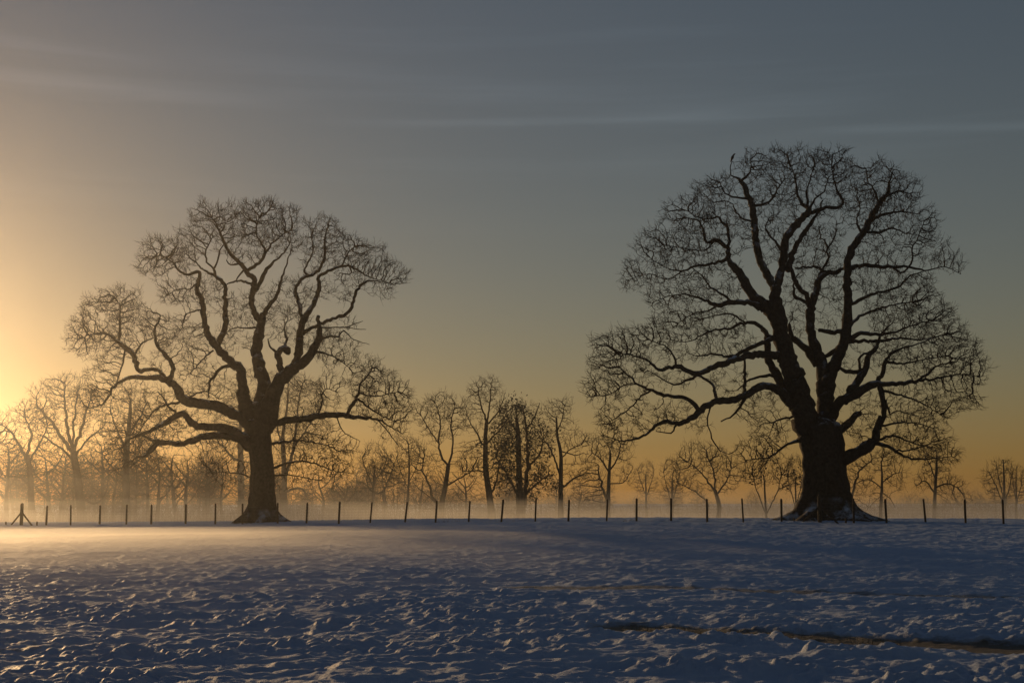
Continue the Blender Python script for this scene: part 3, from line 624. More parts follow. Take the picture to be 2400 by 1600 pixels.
right_trunk = [(1372, 2085, 262), (1368, 1980, 246), (1366, 1880, 240), (1362, 1784, 238), (1352, 1680, 232), (1334, 1590, 232), (1326, 1552, 196), (1322, 1526, 120), (1322, 1512, 50)]
right_limbs = [
 {'pull': -0.1, 'pts': [(1300, 1640, 150), (1268, 1550, 160), (1228, 1420, 136), (1195, 1290, 126), (1158, 1180, 104), (1130, 1080, 98), (1110, 980, 95), (1096, 880, 76), (1092, 800, 60)]},
 [(1092, 815, 56), (1050, 740, 50), (1010, 660, 46), (985, 560, 44), (980, 460, 42), (965, 360, 42), (935, 280, 36), (905, 220, 28), (880, 200, 12), (852, 190, 9), (846, 150, 7), (855, 112, 5)],
 [(905, 222, 20), (940, 190, 13), (960, 150, 9), (958, 100, 5)],
 [(962, 365, 20), (1020, 350, 18), (1075, 320, 15), (1100, 270, 11), (1140, 220, 7)],
 [(955, 320, 16), (880, 310, 14), (820, 290, 11), (790, 230, 6)],
 [(975, 440, 16), (900, 420, 11), (850, 340, 8), (800, 330, 5)],
 [(1094, 820, 56), (1125, 720, 50), (1140, 600, 50), (1150, 530, 48), (1210, 460, 46), (1262, 400, 44), (1280, 375, 36), (1232, 330, 20), (1210, 270, 15), (1200, 200, 9), (1180, 140, 6)],
 [(1275, 395, 28), (1370, 368, 24), (1450, 360, 20), (1457, 310, 17), (1430, 270, 13), (1410, 190, 8), (1400, 130, 5)],
 [(1280, 380, 20), (1310, 320, 13), (1360, 280, 9), (1380, 210, 6)],
 [(1280, 375, 20), (1262, 300, 14), (1280, 230, 9), (1300, 150, 6)],
 [(1160, 710, 40), (1195, 600, 34), (1240, 520, 30), (1290, 450, 26), (1330, 390, 15), (1350, 330, 9)],
 [(1140, 620, 22), (1080, 540, 14), (1040, 480, 9), (1060, 420, 6)],
 {'pull': 0.2, 'pts': [(1110, 990, 90), (1040, 900, 80), (980, 860, 66), (920, 770, 56), (870, 690, 46), (835, 640, 34), (830, 590, 28), (780, 550, 26), (715, 555, 20), (700, 500, 16), (670, 440, 10), (600, 420, 6)]},
 [(838, 645, 24), (760, 670, 20), (650, 690, 16), (590, 712, 11), (500, 700, 7), (400, 640, 5)],
 [(828, 590, 20), (840, 510, 19), (800, 440, 17), (770, 420, 13), (700, 430, 9), (600, 380, 5)],
 [(590, 710, 10), (500, 760, 8), (400, 730, 6), (290, 760, 4)],
 [(760, 550, 12), (700, 600, 9), (600, 590, 7), (480, 570, 5)],
 {'pull': -0.4, 'pts': [(1010, 915, 44), (940, 885, 34), (850, 885, 32), (780, 900, 28), (720, 880, 20), (640, 850, 12), (540, 845, 7), (430, 880, 4)]},
 [(850, 880, 18), (800, 840, 16), (740, 800, 12), (690, 740, 9), (640, 700, 6)],
 [(780, 900, 14), (720, 930, 10), (640, 950, 7), (560, 1000, 5)],
 {'pull': -0.45, 'pts': [(1150, 1190, 60), (1060, 1170, 46), (980, 1170, 44), (900, 1190, 40), (830, 1215, 38), (760, 1235, 36), (690, 1270, 34), (640, 1270, 30), (560, 1240, 28), (510, 1240, 24), (450, 1255, 18), (400, 1210, 14), (330, 1180, 10), (240, 1165, 6)]},
 [(690, 1275, 20), (620, 1310, 16), (540, 1335, 12), (480, 1310, 8), (400, 1260, 5)],
 {'pull': 0.35, 'pts': [(1090, 1075, 36), (1020, 1110, 30), (930, 1150, 28), (850, 1185, 20), (760, 1170, 13), (660, 1180, 8)]},
 {'pull': 0.4, 'pts': [(1080, 1090, 32), (1000, 1010, 26), (920, 1000, 20), (830, 1030, 16), (740, 1040, 12), (620, 1100, 7), (520, 1090, 4)]},
 [(930, 1000, 14), (850, 950, 11), (760, 960, 8), (640, 990, 5)],
 [(550, 1240, 16), (530, 1170, 12), (480, 1120, 8), (400, 1090, 5)],
 {'pull': -0.5, 'pts': [(1195, 1460, 76), (1130, 1380, 58), (1080, 1350, 50), (1010, 1350, 46), (940, 1385, 44), (870, 1420, 42), (790, 1425, 40), (720, 1445, 40), (670, 1490, 36), (610, 1530, 32), (550, 1555, 28), (500, 1540, 24), (430, 1562, 20), (397, 1601, 16), (313, 1638, 12), (251, 1643, 8), (188, 1625, 5)]},
 [(685, 1480, 28), (620, 1420, 25), (560, 1400, 24), (480, 1395, 22), (410, 1365, 18), (340, 1335, 14), (290, 1290, 10), (240, 1240, 6)],
 [(410, 1370, 12), (360, 1400, 10), (300, 1460, 9), (230, 1510, 7), (170, 1550, 4)],
 [(340, 1335, 10), (260, 1340, 8), (180, 1390, 6), (100, 1400, 4)],
 [(770, 1430, 24), (762, 1370, 20), (720, 1310, 17), (650, 1280, 12)],
 [(922, 1400, 22), (926, 1300, 20), (924, 1200, 15)],
 [(930, 1400, 26), (912, 1440, 20), (860, 1500, 13), (795, 1540, 8)],
 [(745, 1440, 12), (720, 1544, 9), (773, 1680, 8), (836, 1716, 4)],
 [(560, 1550, 14), (520, 1600, 9), (440, 1590, 6)],
 {'pull': 0.25, 'pts': [(1185, 1440, 70), (1110, 1300, 58), (1062, 1220, 48), (1046, 1120, 42), (1035, 1050, 28), (980, 990, 14)]},
 [(1100, 1290, 26), (1010, 1290, 18), (940, 1320, 12), (880, 1370, 7)],
 {'pull': -0.4, 'pts': [(1235, 1635, 24), (1160, 1664, 16), (1097, 1711, 14), (1055, 1737, 10), (1000, 1740, 7), (930, 1753, 4)]},
 [(1057, 1737, 8), (1020, 1790, 6), (990, 1840, 4)],
 [(1190, 1510, 16), (1086, 1538, 11)],
 {'pull': 0.3, 'pts': [(1352, 1660, 150), (1362, 1570, 126), (1368, 1450, 100), (1360, 1300, 90), (1338, 1200, 76), (1300, 1100, 60), (1285, 1000, 56), (1290, 900, 55), (1320, 820, 44), (1332, 760, 40), (1380, 722, 34), (1430, 720, 28), (1480, 690, 18)]},
 [(1290, 915, 40), (1268, 860, 34), (1212, 790, 30), (1182, 700, 26), (1170, 640, 14)],
 [(1270, 890, 26), (1205, 850, 22), (1190, 795, 14), (1215, 730, 8)],
 [(1332, 755, 20), (1352, 700, 16), (1382, 640, 16), (1375, 560, 13), (1345, 530, 8), (1330, 470, 5)],
 [(1325, 1225, 56), (1240, 1120, 48), (1185, 1075, 36), (1170, 1000, 18)],
 [(1380, 722, 20), (1300, 692, 17), (1200, 700, 11)],
 [(1376, 600, 12), (1420, 520, 9), (1430, 440, 6)],
 {'pull': 0.15, 'pts': [(1368, 1480, 90), (1385, 1310, 86), (1430, 1200, 72), (1468, 1110, 66), (1488, 1000, 60), (1490, 900, 55), (1490, 800, 51), (1490, 700, 48), (1502, 620, 48), (1542, 550, 46), (1590, 480, 44), (1630, 400, 40), (1668, 340, 34), (1710, 280, 25), (1722, 220, 12), (1740, 160, 6)]},
 [(1498, 700, 32), (1560, 685, 28), (1640, 685, 26), (1720, 695, 22), (1800, 690, 18), (1860, 700, 14), (1930, 710, 10), (2020, 690, 7), (2110, 730, 4)],
 [(1740, 698, 16), (1800, 720, 14), (1848, 650, 12), (1845, 590, 10), (1880, 520, 8), (1910, 440, 5)],
 [(1625, 430, 22), (1700, 400, 18), (1780, 390, 12), (1870, 400, 6)],
 [(1590, 500, 20), (1660, 500, 16), (1740, 480, 12), (1810, 510, 6)],
 [(1660, 350, 18), (1640, 280, 13), (1600, 220, 9), (1590, 150, 5)],
 [(1690, 310, 18), (1760, 280, 13), (1830, 290, 7)],
 [(1570, 510, 18), (1540, 440, 12), (1560, 370, 8), (1540, 300, 5)],
 {'pull': -0.5, 'pts': [(1500, 900, 24), (1600, 850, 20), (1700, 820, 16), (1780, 790, 14), (1830, 740, 10), (1910, 715, 6)]},
 {'pull': 0.4, 'pts': [(1500, 1020, 26), (1560, 960, 20), (1640, 930, 16), (1740, 900, 12), (1860, 880, 6)]},
 {'pull': -0.5, 'pts': [(1490, 1090, 36), (1560, 1055, 30), (1640, 1060, 22), (1740, 1050, 16), (1850, 1010, 10), (1960, 980, 5)]},
 {'pull': 0.5, 'pts': [(1480, 1100, 28), (1580, 1100, 22), (1680, 1095, 20), (1780, 1080, 14), (1900, 1090, 9), (2020, 1060, 5)]},
 [(1470, 1045, 34), (1400, 1045, 30), (1330, 1040, 24)],
 [(1440, 1140, 34), (1385, 1172, 28), (1330, 1190, 20)],
 {'pull': -0.45, 'pts': [(1385, 1530, 70), (1440, 1440, 62), (1510, 1400, 57), (1580, 1360, 54), (1640, 1330, 46), (1700, 1335, 32), (1780, 1330, 27), (1860, 1320, 24), (1920, 1310, 18), (2000, 1300, 12), (2100, 1280, 7), (2200, 1290, 4)]},
 {'pull': 0.4, 'pts': [(1470, 1430, 56), (1540, 1320, 50), (1590, 1250, 44), (1602, 1180, 34), (1650, 1130, 26), (1662, 1080, 18), (1720, 1010, 9)]},
 [(1592, 1245, 30), (1540, 1265, 27), (1485, 1262, 25), (1450, 1238, 20)],
 [(1560, 1260, 20), (1550, 1200, 16), (1580, 1165, 14), (1610, 1170, 14)],
 [(1640, 1335, 34), (1682, 1270, 28), (1700, 1200, 22), (1760, 1150, 16), (1850, 1120, 10), (1970, 1080, 5)],
 [(1700, 1210, 18), (1800, 1220, 13), (1900, 1200, 9), (2030, 1180, 5)],
 [(1668, 1335, 40), (1680, 1390, 36), (1686, 1450, 33), (1688, 1510, 30), (1664, 1575, 28)],
 [(1860, 1322, 20), (1930, 1280, 16), (1970, 1240, 11), (2050, 1215, 6)],
 [(1690, 1370, 18), (1800, 1400, 13), (1900, 1440, 9), (2000, 1500, 5)],
 [(1700, 1420, 14), (1720, 1500, 11), (1760, 1480, 8), (1840, 1500, 5)],
 {'pull': -0.35, 'pts': [(1400, 1810, 110), (1450, 1760, 84), (1515, 1722, 76), (1588, 1680, 70), (1640, 1640, 56), (1652, 1575, 36), (1670, 1510, 26)]},
 [(1640, 1655, 34), (1692, 1669, 23), (1755, 1700, 17), (1838, 1742, 14), (1932, 1742, 9), (2060, 1730, 4)],
 [(1652, 1640, 18), (1740, 1620, 14), (1830, 1650, 10), (1940, 1680, 5)],
 [(1664, 1560, 16), (1760, 1545, 12), (1860, 1545, 9), (1960, 1575, 5)],
 [(1755, 1700, 12), (1850, 1690, 9), (1960, 1650, 5)],
 [(1400, 1640, 64), (1450, 1592, 50), (1510, 1530, 44), (1556, 1486, 34)],
]
right_lobes = [(800, 245, 85, 60, 1.0), (990, 140, 100, 85, 1.1), (1120, 150, 130, 100, 1.2), (1260, 140, 150, 100, 1.25), (1400, 150, 140, 110, 1.2), (1500, 260, 120, 130, 1.0), (1250, 260, 170, 100, .8),
 (1680, 240, 130, 130, 1.2), (1790, 290, 110, 110, 1.2), (1720, 400, 150, 120, 1.1), (1600, 380, 110, 120, .8), (1400, 430, 120, 110, .7), (1100, 380, 120, 150, .8), (1010, 260, 90, 120, .7),
 (760, 290, 120, 100, 1.0), (640, 400, 150, 100, 1.1), (530, 420, 70, 60, .9), (720, 480, 150, 110, .9), (560, 570, 180, 90, 1.0), (430, 560, 100, 90, .9), (620, 650, 160, 90, .9), (400, 710, 140, 80, .9), (320, 760, 80, 60, .8),
 (880, 500, 110, 150, .7), (780, 760, 150, 100, .8), (560, 790, 170, 90, 1.0), (480, 860, 110, 60, .8), (660, 900, 170, 80, 1.0),
 (560, 1000, 170, 80, 1.2), (760, 1010, 180, 90, .8), (420, 1080, 150, 80, 1.2), (240, 1120, 150, 90, 1.2), (150, 1190, 90, 70, 1.0), (300, 1230, 150, 90, 1.1), (150, 1340, 110, 90, 1.1), (300, 1360, 130, 70, .9), (620, 1130, 170, 80, .8), (550, 1300, 130, 60, .5), (850, 1100, 140, 80, .6),
 (200, 1520, 100, 70, .9), (420, 1520, 130, 70, .8), (560, 1490, 100, 60, .5), (230, 1630, 110, 60, .9), (850, 1300, 120, 90, .3), (680, 1540, 80, 50, .4), (980, 1450, 130, 70, .6), (1060, 1560, 120, 90, .7), (1000, 1690, 130, 80, .8), (960, 1790, 70, 50, .5),
 (1880, 480, 110, 120, 1.1), (1960, 600, 110, 80, 1.0), (2060, 680, 80, 60, .9), (1700, 620, 150, 90, .7), (1620, 570, 90, 90, .6),
 (1680, 780, 160, 90, .9), (1830, 820, 130, 100, 1.2), (1720, 900, 170, 90, 1.2), (1920, 930, 130, 120, 1.25), (1800, 1010, 180, 90, 1.25), (2020, 1060, 120, 110, 1.25), (1850, 1140, 180, 90, 1.2), (2100, 1180, 120, 110, 1.2), (2180, 1260, 90, 80, 1.0), (1960, 1240, 170, 90, 1.2), (2080, 1340, 140, 80, 1.0), (1700, 1180, 110, 100, .7),
 (1820, 1420, 150, 90, 1.0), (1960, 1480, 110, 90, 1.0), (1800, 1560, 160, 90, 1.0), (1900, 1640, 150, 80, 1.1), (1990, 1710, 120, 70, 1.0), (1780, 1700, 120, 80, .8), (1560, 1560, 110, 80, .7), (2130, 1420, 90, 70, .7),
 (1300, 620, 170, 150, .7), (1380, 780, 90, 120, .5), (1200, 880, 90, 120, .5), (1050, 600, 80, 110, .6), (1420, 960, 80, 90, .4), (1230, 980, 90, 90, .4), (1580, 720, 70, 90, .4), (1520, 1180, 80, 80, .4), (1390, 1420, 60, 90, .3), (1600, 1450, 90, 70, .6)]
grow_tree('oak_tree', 'massive dark oak with very thick forked trunk on a snowy root mound', 'tree', 'old oaks behind the fence',
          80.0, right_trunk, right_limbs, right_lobes, S3, dict(OAK, den=50.0), 23, roots=(2.15, 0.6, 6))

# ------------------------------------------------------------------ woodland behind (sheet SQ: whole-picture pixels of a 2352 px wide view)
WOOD = dict(coarse=True, tsegs=2, tstep=0.5, tsides=10, lstep=0.5, rtip=0.015, out=0.4, den=24.0, deep=0.8, step=0.3, infl=4.0, kill=0.28, iters=60, jit=0.26, up=0.12,
            expo=1.8, rmax=0.16, thin=2.2, twigs=0.75, fwd=0.8, tup=0.25, tlen=(0.4, 1.0), rtwig=0.0145, sub=0.15)
def wood(label, Y, trunk, limbs, lobes, seed, name='bare_tree', leaves=None, **kw):
    grow_tree(name, label, 'tree', 'trees of the misty wood', Y, trunk, limbs, lobes, SQ, dict(WOOD, **kw), seed, mats=(M_WOOD, M_WOOD), leaves=leaves)

wood('bare tree leaning left at the wood edge behind the braced corner post', 185, [(76, 1225, 19), (72, 1150, 15), (68, 1080, 13), (62, 1045, 11)],
     [[(64, 1060, 9), (40, 1015, 7), (20, 985, 5), (0, 975, 3)], [(62, 1050, 9), (72, 1000, 7), (58, 960, 4)], [(66, 1060, 7), (95, 1010, 5), (110, 975, 3)], [(70, 1110, 7), (35, 1095, 4), (5, 1090, 3)]],
     [(25, 985, 45, 50, 1.1), (70, 960, 40, 40, 1.0), (100, 985, 35, 45, 1), (-20, 1010, 50, 60, 1.1), (30, 1070, 60, 50, 1.1), (95, 1080, 45, 50, 1.0)], 101)
wood('tall fan crowned tree with stout trunk forking into straight rising limbs', 185, [(191, 1225, 24), (184, 1150, 19), (176, 1080, 17), (168, 1035, 15)],
     [[(168, 1040, 12), (140, 1000, 9), (112, 960, 7), (88, 935, 4)], [(168, 1036, 12), (155, 985, 9), (150, 930, 6), (148, 880, 3)], [(170, 1036, 10), (186, 985, 8), (200, 940, 5), (212, 900, 3)], [(172, 1060, 8), (140, 1030, 6), (105, 1005, 4)], [(168, 1036, 8), (172, 960, 6), (178, 900, 3)], [(172, 1050, 7), (200, 1010, 5), (230, 985, 3)], [(184, 1140, 8), (215, 1155, 6), (240, 1140, 5), (250, 1090, 3)]],
     [(150, 900, 55, 42, 1.6), (105, 925, 42, 45, 1.4), (195, 925, 42, 45, 1.4), (80, 955, 30, 28, 1.0), (150, 960, 70, 40, .8), (215, 980, 40, 45, 1.0), (110, 1010, 45, 40, .7), (225, 1110, 35, 50, .8)], 102, up=0.25)
wood('straight upright tree showing through the drooping limbs of the tall trunked oak', 182, [(293, 1225, 20), (291, 1150, 16), (290, 1050, 13), (298, 960, 9), (300, 920, 5)],
     [[(291, 1040, 7), (270, 990, 5), (255, 950, 3)], [(296, 1000, 7), (320, 960, 5), (335, 930, 3)], [(290, 1080, 6), (330, 1045, 4), (355, 1010, 3)], [(290, 1100, 6), (255, 1070, 4), (235, 1040, 3)]],
     [(298, 930, 45, 40, 1.2), (260, 970, 40, 45, 1.1), (335, 975, 40, 45, 1.1), (300, 1030, 60, 45, .9), (245, 1050, 40, 40, .9), (350, 1040, 40, 45, .9)], 103)
wood('slim grey tree standing close against the left side of the tall oak trunk', 255, [(556, 1225, 20), (554, 1150, 16), (553, 1060, 14), (552, 990, 9), (556, 930, 4)],
     [[(552, 1060, 9), (530, 1045, 7), (508, 1020, 4)], [(552, 1010, 7), (575, 970, 5), (590, 930, 3)]],
     [(550, 950, 55, 45, 1), (510, 1000, 50, 40, .9), (590, 960, 50, 50, .8), (545, 1060, 60, 40, .5)], 104)
wood('twin stemmed grey tree seen through the oak branches right of its trunk', 230, [(655, 1225, 18), (653, 1140, 14), (652, 1060, 11), (650, 1000, 8), (660, 930, 5), (662, 880, 3)],
     [[(654, 1100, 10), (672, 1040, 9), (680, 970, 6), (690, 900, 4), (700, 870, 3)], [(652, 1030, 6), (635, 970, 4), (640, 910, 3)], [(672, 1030, 6), (705, 985, 4), (730, 940, 3)], [(655, 1130, 8), (690, 1120, 6), (712, 1150, 4)]],
     [(665, 890, 50, 40, 1.1), (700, 920, 45, 50, 1.0), (640, 940, 40, 50, 1.0), (720, 980, 45, 45, .9), (680, 1010, 60, 45, .7)], 105)
wood('small round topped tree beside the little dark pollard', 205, [(858, 1220, 9), (857, 1140, 7), (860, 1080, 4)],
     [[(858, 1120, 4), (840, 1080, 3), (832, 1050, 2)], [(858, 1110, 4), (880, 1075, 3), (890, 1045, 2)]], [(862, 1055, 42, 36, 1.5), (860, 1095, 46, 30, 1.0)], 106, up=0.3)
wood('little dark pollard with crooked stump and dense twiggy head', 190, [(886, 1220, 11), (884, 1160, 9), (880, 1130, 10)],
     [[(882, 1135, 8), (860, 1130, 5), (845, 1120, 3)], [(882, 1130, 6), (895, 1095, 4), (905, 1070, 2)]], [(888, 1085, 48, 38, 1.7), (860, 1110, 35, 25, 1.0)], 107)
wood('thin single stemmed young tree left of the wide forked tree', 180, [(934, 1220, 8), (937, 1140, 6), (940, 1070, 4), (938, 1020, 2)],
     [[(937, 1120, 3), (920, 1080, 2), (910, 1050, 2)], [(938, 1110, 3), (955, 1075, 2), (965, 1040, 2)]], [(936, 1035, 32, 40, 1.3), (935, 1085, 38, 40, .9)], 108, up=0.35)
wood('v shaped tree with two stems parting at the ground and a rounded fan top', 168, [(1012, 1220, 16), (1014, 1165, 14), (1024, 1110, 11), (1030, 1065, 9)],
     [[(1010, 1200, 10), (998, 1150, 8), (984, 1110, 6), (970, 1080, 4), (975, 1045, 3)], [(1030, 1070, 7), (1012, 1045, 6), (1008, 1010, 5), (1012, 965, 4), (1000, 925, 2)], [(1030, 1068, 7), (1040, 1020, 5), (1036, 970, 4), (1045, 930, 2)], [(1026, 1115, 5), (1060, 1095, 4), (1085, 1080, 2)], [(1010, 1020, 4), (985, 985, 3), (968, 955, 2)], [(1014, 1160, 5), (985, 1140, 3), (960, 1120, 2)]],
     [(1012, 932, 45, 30, 1.8), (978, 955, 30, 32, 1.4), (1048, 955, 30, 35, 1.4), (1010, 985, 50, 35, .8), (965, 1050, 35, 35, 1.2), (1080, 1060, 35, 30, .9), (1000, 1090, 40, 40, .6)], 109, up=0.25)
wood('tallest bare tree of the central wood with small fan crown on a bare stem', 172, [(1134, 1225, 20), (1126, 1150, 16), (1116, 1080, 13), (1115, 1010, 10), (1118, 965, 8)],
     [[(1118, 970, 6), (1105, 930, 4), (1098, 890, 2)], [(1118, 968, 6), (1125, 925, 4), (1128, 880, 2)], [(1118, 975, 5), (1140, 950, 4), (1155, 925, 2)], [(1114, 1030, 6), (1098, 1000, 5), (1082, 975, 3)], [(1116, 1020, 5), (1145, 990, 4), (1160, 970, 2)], [(1128, 1140, 7), (1142, 1090, 5), (1150, 1050, 3)], [(1118, 1085, 5), (1090, 1080, 4), (1062, 1082, 2)]],
     [(1114, 895, 36, 28, 1.7), (1092, 918, 26, 26, 1.3), (1142, 918, 26, 28, 1.3), (1088, 970, 26, 30, 1.0), (1155, 965, 24, 28, 1.0), (1148, 1050, 30, 45, .9), (1085, 1060, 32, 45, .9)], 110, up=0.22)
wood('dense ivy hung tree with twin trunks at the middle of the wood', 172, [(1196, 1225, 26), (1194, 1150, 17), (1192, 1080, 14), (1190, 1000, 11), (1186, 960, 7)],
     [[(1198, 1200, 16), (1208, 1120, 13), (1212, 1050, 10), (1208, 980, 7), (1200, 940, 4)], [(1190, 1140, 8), (1160, 1085, 6), (1140, 1050, 4)], [(1210, 1080, 7), (1240, 1040, 5), (1250, 1000, 3)], [(1190, 1000, 6), (1168, 960, 4), (1160, 930, 2)], [(1208, 990, 6), (1228, 955, 4), (1240, 925, 2)], [(1210, 1130, 6), (1245, 1100, 4), (1265, 1090, 3)]],
     [(1180, 960, 35, 40, 1.6), (1215, 965, 35, 40, 1.4), (1160, 1010, 40, 45, 1.6), (1195, 1030, 50, 50, 1.8), (1240, 1030, 35, 50, 1.4), (1150, 1080, 35, 40, 1.2), (1240, 1100, 40, 40, 1.2), (1195, 1110, 50, 40, .9)], 111, leaves=(3600, 0.20, M_IVYG, 0.5))
wood('slender tree with wavering stem and low right limb beside the ivy hung tree', 172, [(1288, 1225, 16), (1288, 1150, 12), (1288, 1090, 10), (1288, 1040, 8), (1280, 1000, 6), (1278, 960, 4)],
     [[(1286, 1090, 6), (1272, 1050, 5), (1258, 1020, 4), (1244, 1000, 2)], [(1290, 1120, 6), (1315, 1100, 5), (1345, 1085, 3)], [(1290, 1050, 4), (1312, 1030, 3), (1335, 1020, 2)], [(1280, 990, 4), (1292, 960, 3), (1296, 930, 2)], [(1288, 1035, 4), (1320, 1045, 3), (1340, 1040, 2)]],
     [(1275, 945, 30, 28, 1.4), (1296, 940, 20, 28, 1.3), (1325, 1010, 38, 25, 1.2), (1246, 995, 24, 30, 1.2), (1330, 1080, 38, 25, .9), (1300, 985, 26, 20, .8)], 112)
wood('crooked tree with bent side stem just left of the reaching oak limb tip', 178, [(1396, 1220, 14), (1397, 1150, 10), (1399, 1090, 8), (1402, 1040, 5)],
     [[(1394, 1150, 8), (1382, 1115, 7), (1374, 1090, 5), (1376, 1070, 3)], [(1399, 1085, 5), (1380, 1055, 4), (1360, 1040, 2)], [(1400, 1080, 5), (1420, 1050, 4), (1426, 1020, 2)], [(1398, 1110, 4), (1430, 1108, 3), (1445, 1090, 2)]],
     [(1395, 1030, 45, 28, 1.4), (1365, 1060, 26, 28, 1.2), (1428, 1040, 26, 25, 1.0), (1440, 1090, 24, 24, 1.0), (1345, 1120, 35, 40, .9)], 113)
wood('small slim sapling tree standing alone in the gap of the wood', 215, [(1485, 1215, 7), (1484, 1150, 5), (1483, 1090, 2)], [[(1484, 1140, 3), (1470, 1100, 2), (1465, 1080, 1.5)], [(1484, 1140, 3), (1498, 1100, 2), (1502, 1080, 1.5)]],
     [(1483, 1085, 22, 25, 1.3), (1484, 1120, 27, 35, .9)], 114, up=0.4)
wood('spreading hedgerow oak with low fork under the long limb of the massive oak', 180, [(1645, 1215, 12), (1652, 1165, 10), (1642, 1125, 8)],
     [[(1644, 1130, 7), (1622, 1100, 5), (1600, 1075, 3), (1580, 1060, 2)], [(1642, 1128, 6), (1640, 1085, 5), (1625, 1050, 3)], [(1646, 1135, 6), (1668, 1105, 4), (1680, 1075, 2)], [(1625, 1190, 7), (1622, 1150, 5), (1590, 1125, 3), (1560, 1110, 2)]],
     [(1600, 1050, 48, 35, 1.4), (1570, 1085, 35, 35, 1.2), (1640, 1055, 40, 35, 1.3), (1675, 1090, 35, 40, 1.2), (1610, 1105, 50, 30, .7)], 115)
wood('brushy upright tree with thin rising twigs left of the hedgerow oak', 195, [(1545, 1215, 7), (1544, 1160, 5), (1544, 1100, 2)], [[(1544, 1160, 3), (1530, 1110, 2), (1524, 1085, 1.5)], [(1544, 1150, 3), (1558, 1105, 2), (1562, 1080, 1.5)]],
     [(1543, 1090, 28, 35, 1.3), (1545, 1135, 30, 30, 1.0)], 116, up=0.4)
wood('loose shrubby tree still holding dead leaves left of the massive oak trunk', 165, [(1762, 1215, 7), (1758, 1150, 5), (1755, 1100, 3)], [[(1760, 1180, 4), (1738, 1125, 3), (1728, 1085, 2)], [(1760, 1180, 4), (1785, 1130, 3), (1795, 1090, 2)]],
     [(1735, 1085, 32, 35, .9), (1768, 1080, 32, 35, .9), (1800, 1090, 30, 40, .9)], 117, up=0.35, leaves=(160, 0.22, M_IVY, 0.6))
wood('leafy twigged shrub tree nearest the left flank of the massive trunk', 165, [(1828, 1215, 6), (1828, 1150, 4), (1826, 1090, 2)], [[(1828, 1170, 3), (1812, 1110, 2), (1806, 1080, 1.5)], [(1828, 1160, 3), (1842, 1110, 2), (1846, 1080, 1.5)]],
     [(1826, 1080, 26, 32, .9), (1835, 1120, 24, 35, .8)], 118, up=0.4, leaves=(130, 0.22, M_IVY, 0.6))
wood('slim tree with drooping side branches just right of the massive oak trunk', 175, [(2022, 1215, 9), (2024, 1150, 7), (2026, 1100, 5), (2024, 1060, 3)],
     [[(2024, 1120, 4), (2000, 1102, 3), (1975, 1105, 2.5), (1955, 1120, 2)], [(2024, 1110, 4), (2050, 1090, 3), (2070, 1085, 2)], [(2024, 1130, 3), (2045, 1145, 2.5), (2055, 1165, 2)], [(1955, 1180, 9), (1962, 1120, 7), (1975, 1080, 5), (2000, 1060, 3)]],
     [(2030, 1060, 34, 32, 1.0), (2055, 1095, 30, 30, .9), (1975, 1095, 35, 40, 1.0), (2000, 1140, 40, 30, .7), (1980, 1050, 30, 25, .8)], 119, up=0.0)
wood('dark thicket tree with arching bushy branches under the right crown tips', 195, [(2146, 1215, 12), (2147, 1150, 8), (2150, 1090, 6), (2152, 1040, 3)],
     [[(2146, 1130, 5), (2125, 1105, 4), (2105, 1115, 2)], [(2148, 1120, 5), (2175, 1110, 4), (2200, 1120, 2)], [(2149, 1100, 4), (2135, 1065, 3), (2125, 1050, 2)]],
     [(2150, 1060, 35, 35, 1.2), (2122, 1105, 28, 22, 1.2), (2180, 1115, 38, 25, 1.4), (2150, 1100, 40, 30, 1.2), (2200, 1140, 35, 20, 1.5)], 120, up=0.05)
wood('upright broom shaped tree alone on the open right side of the hedgerow', 205, [(2308, 1215, 9), (2307, 1150, 6), (2306, 1090, 4), (2304, 1055, 2)],
     [[(2307, 1165, 4), (2285, 1110, 3), (2272, 1085, 1.5)], [(2307, 1160, 4), (2322, 1105, 3), (2328, 1075, 1.5)], [(2307, 1150, 4), (2295, 1100, 3), (2288, 1065, 1.5)]],
     [(2300, 1080, 30, 26, 1.3), (2280, 1105, 26, 30, 1.2), (2318, 1105, 18, 40, 1.1), (2300, 1130, 36, 30, .8)], 121, up=0.45)
wood('narrow companion tree right of the broom shaped hedgerow tree', 205, [(2336, 1215, 7), (2334, 1150, 4), (2334, 1085, 2)], [[(2335, 1160, 3), (2345, 1115, 2), (2348, 1085, 1.5)], [(2335, 1160, 3), (2328, 1115, 2), (2326, 1090, 1.5)]],
     [(2336, 1095, 15, 30, 1.2), (2338, 1130, 20, 30, 1.0), (2365, 1110, 20, 40, 1.0)], 122, up=0.45)

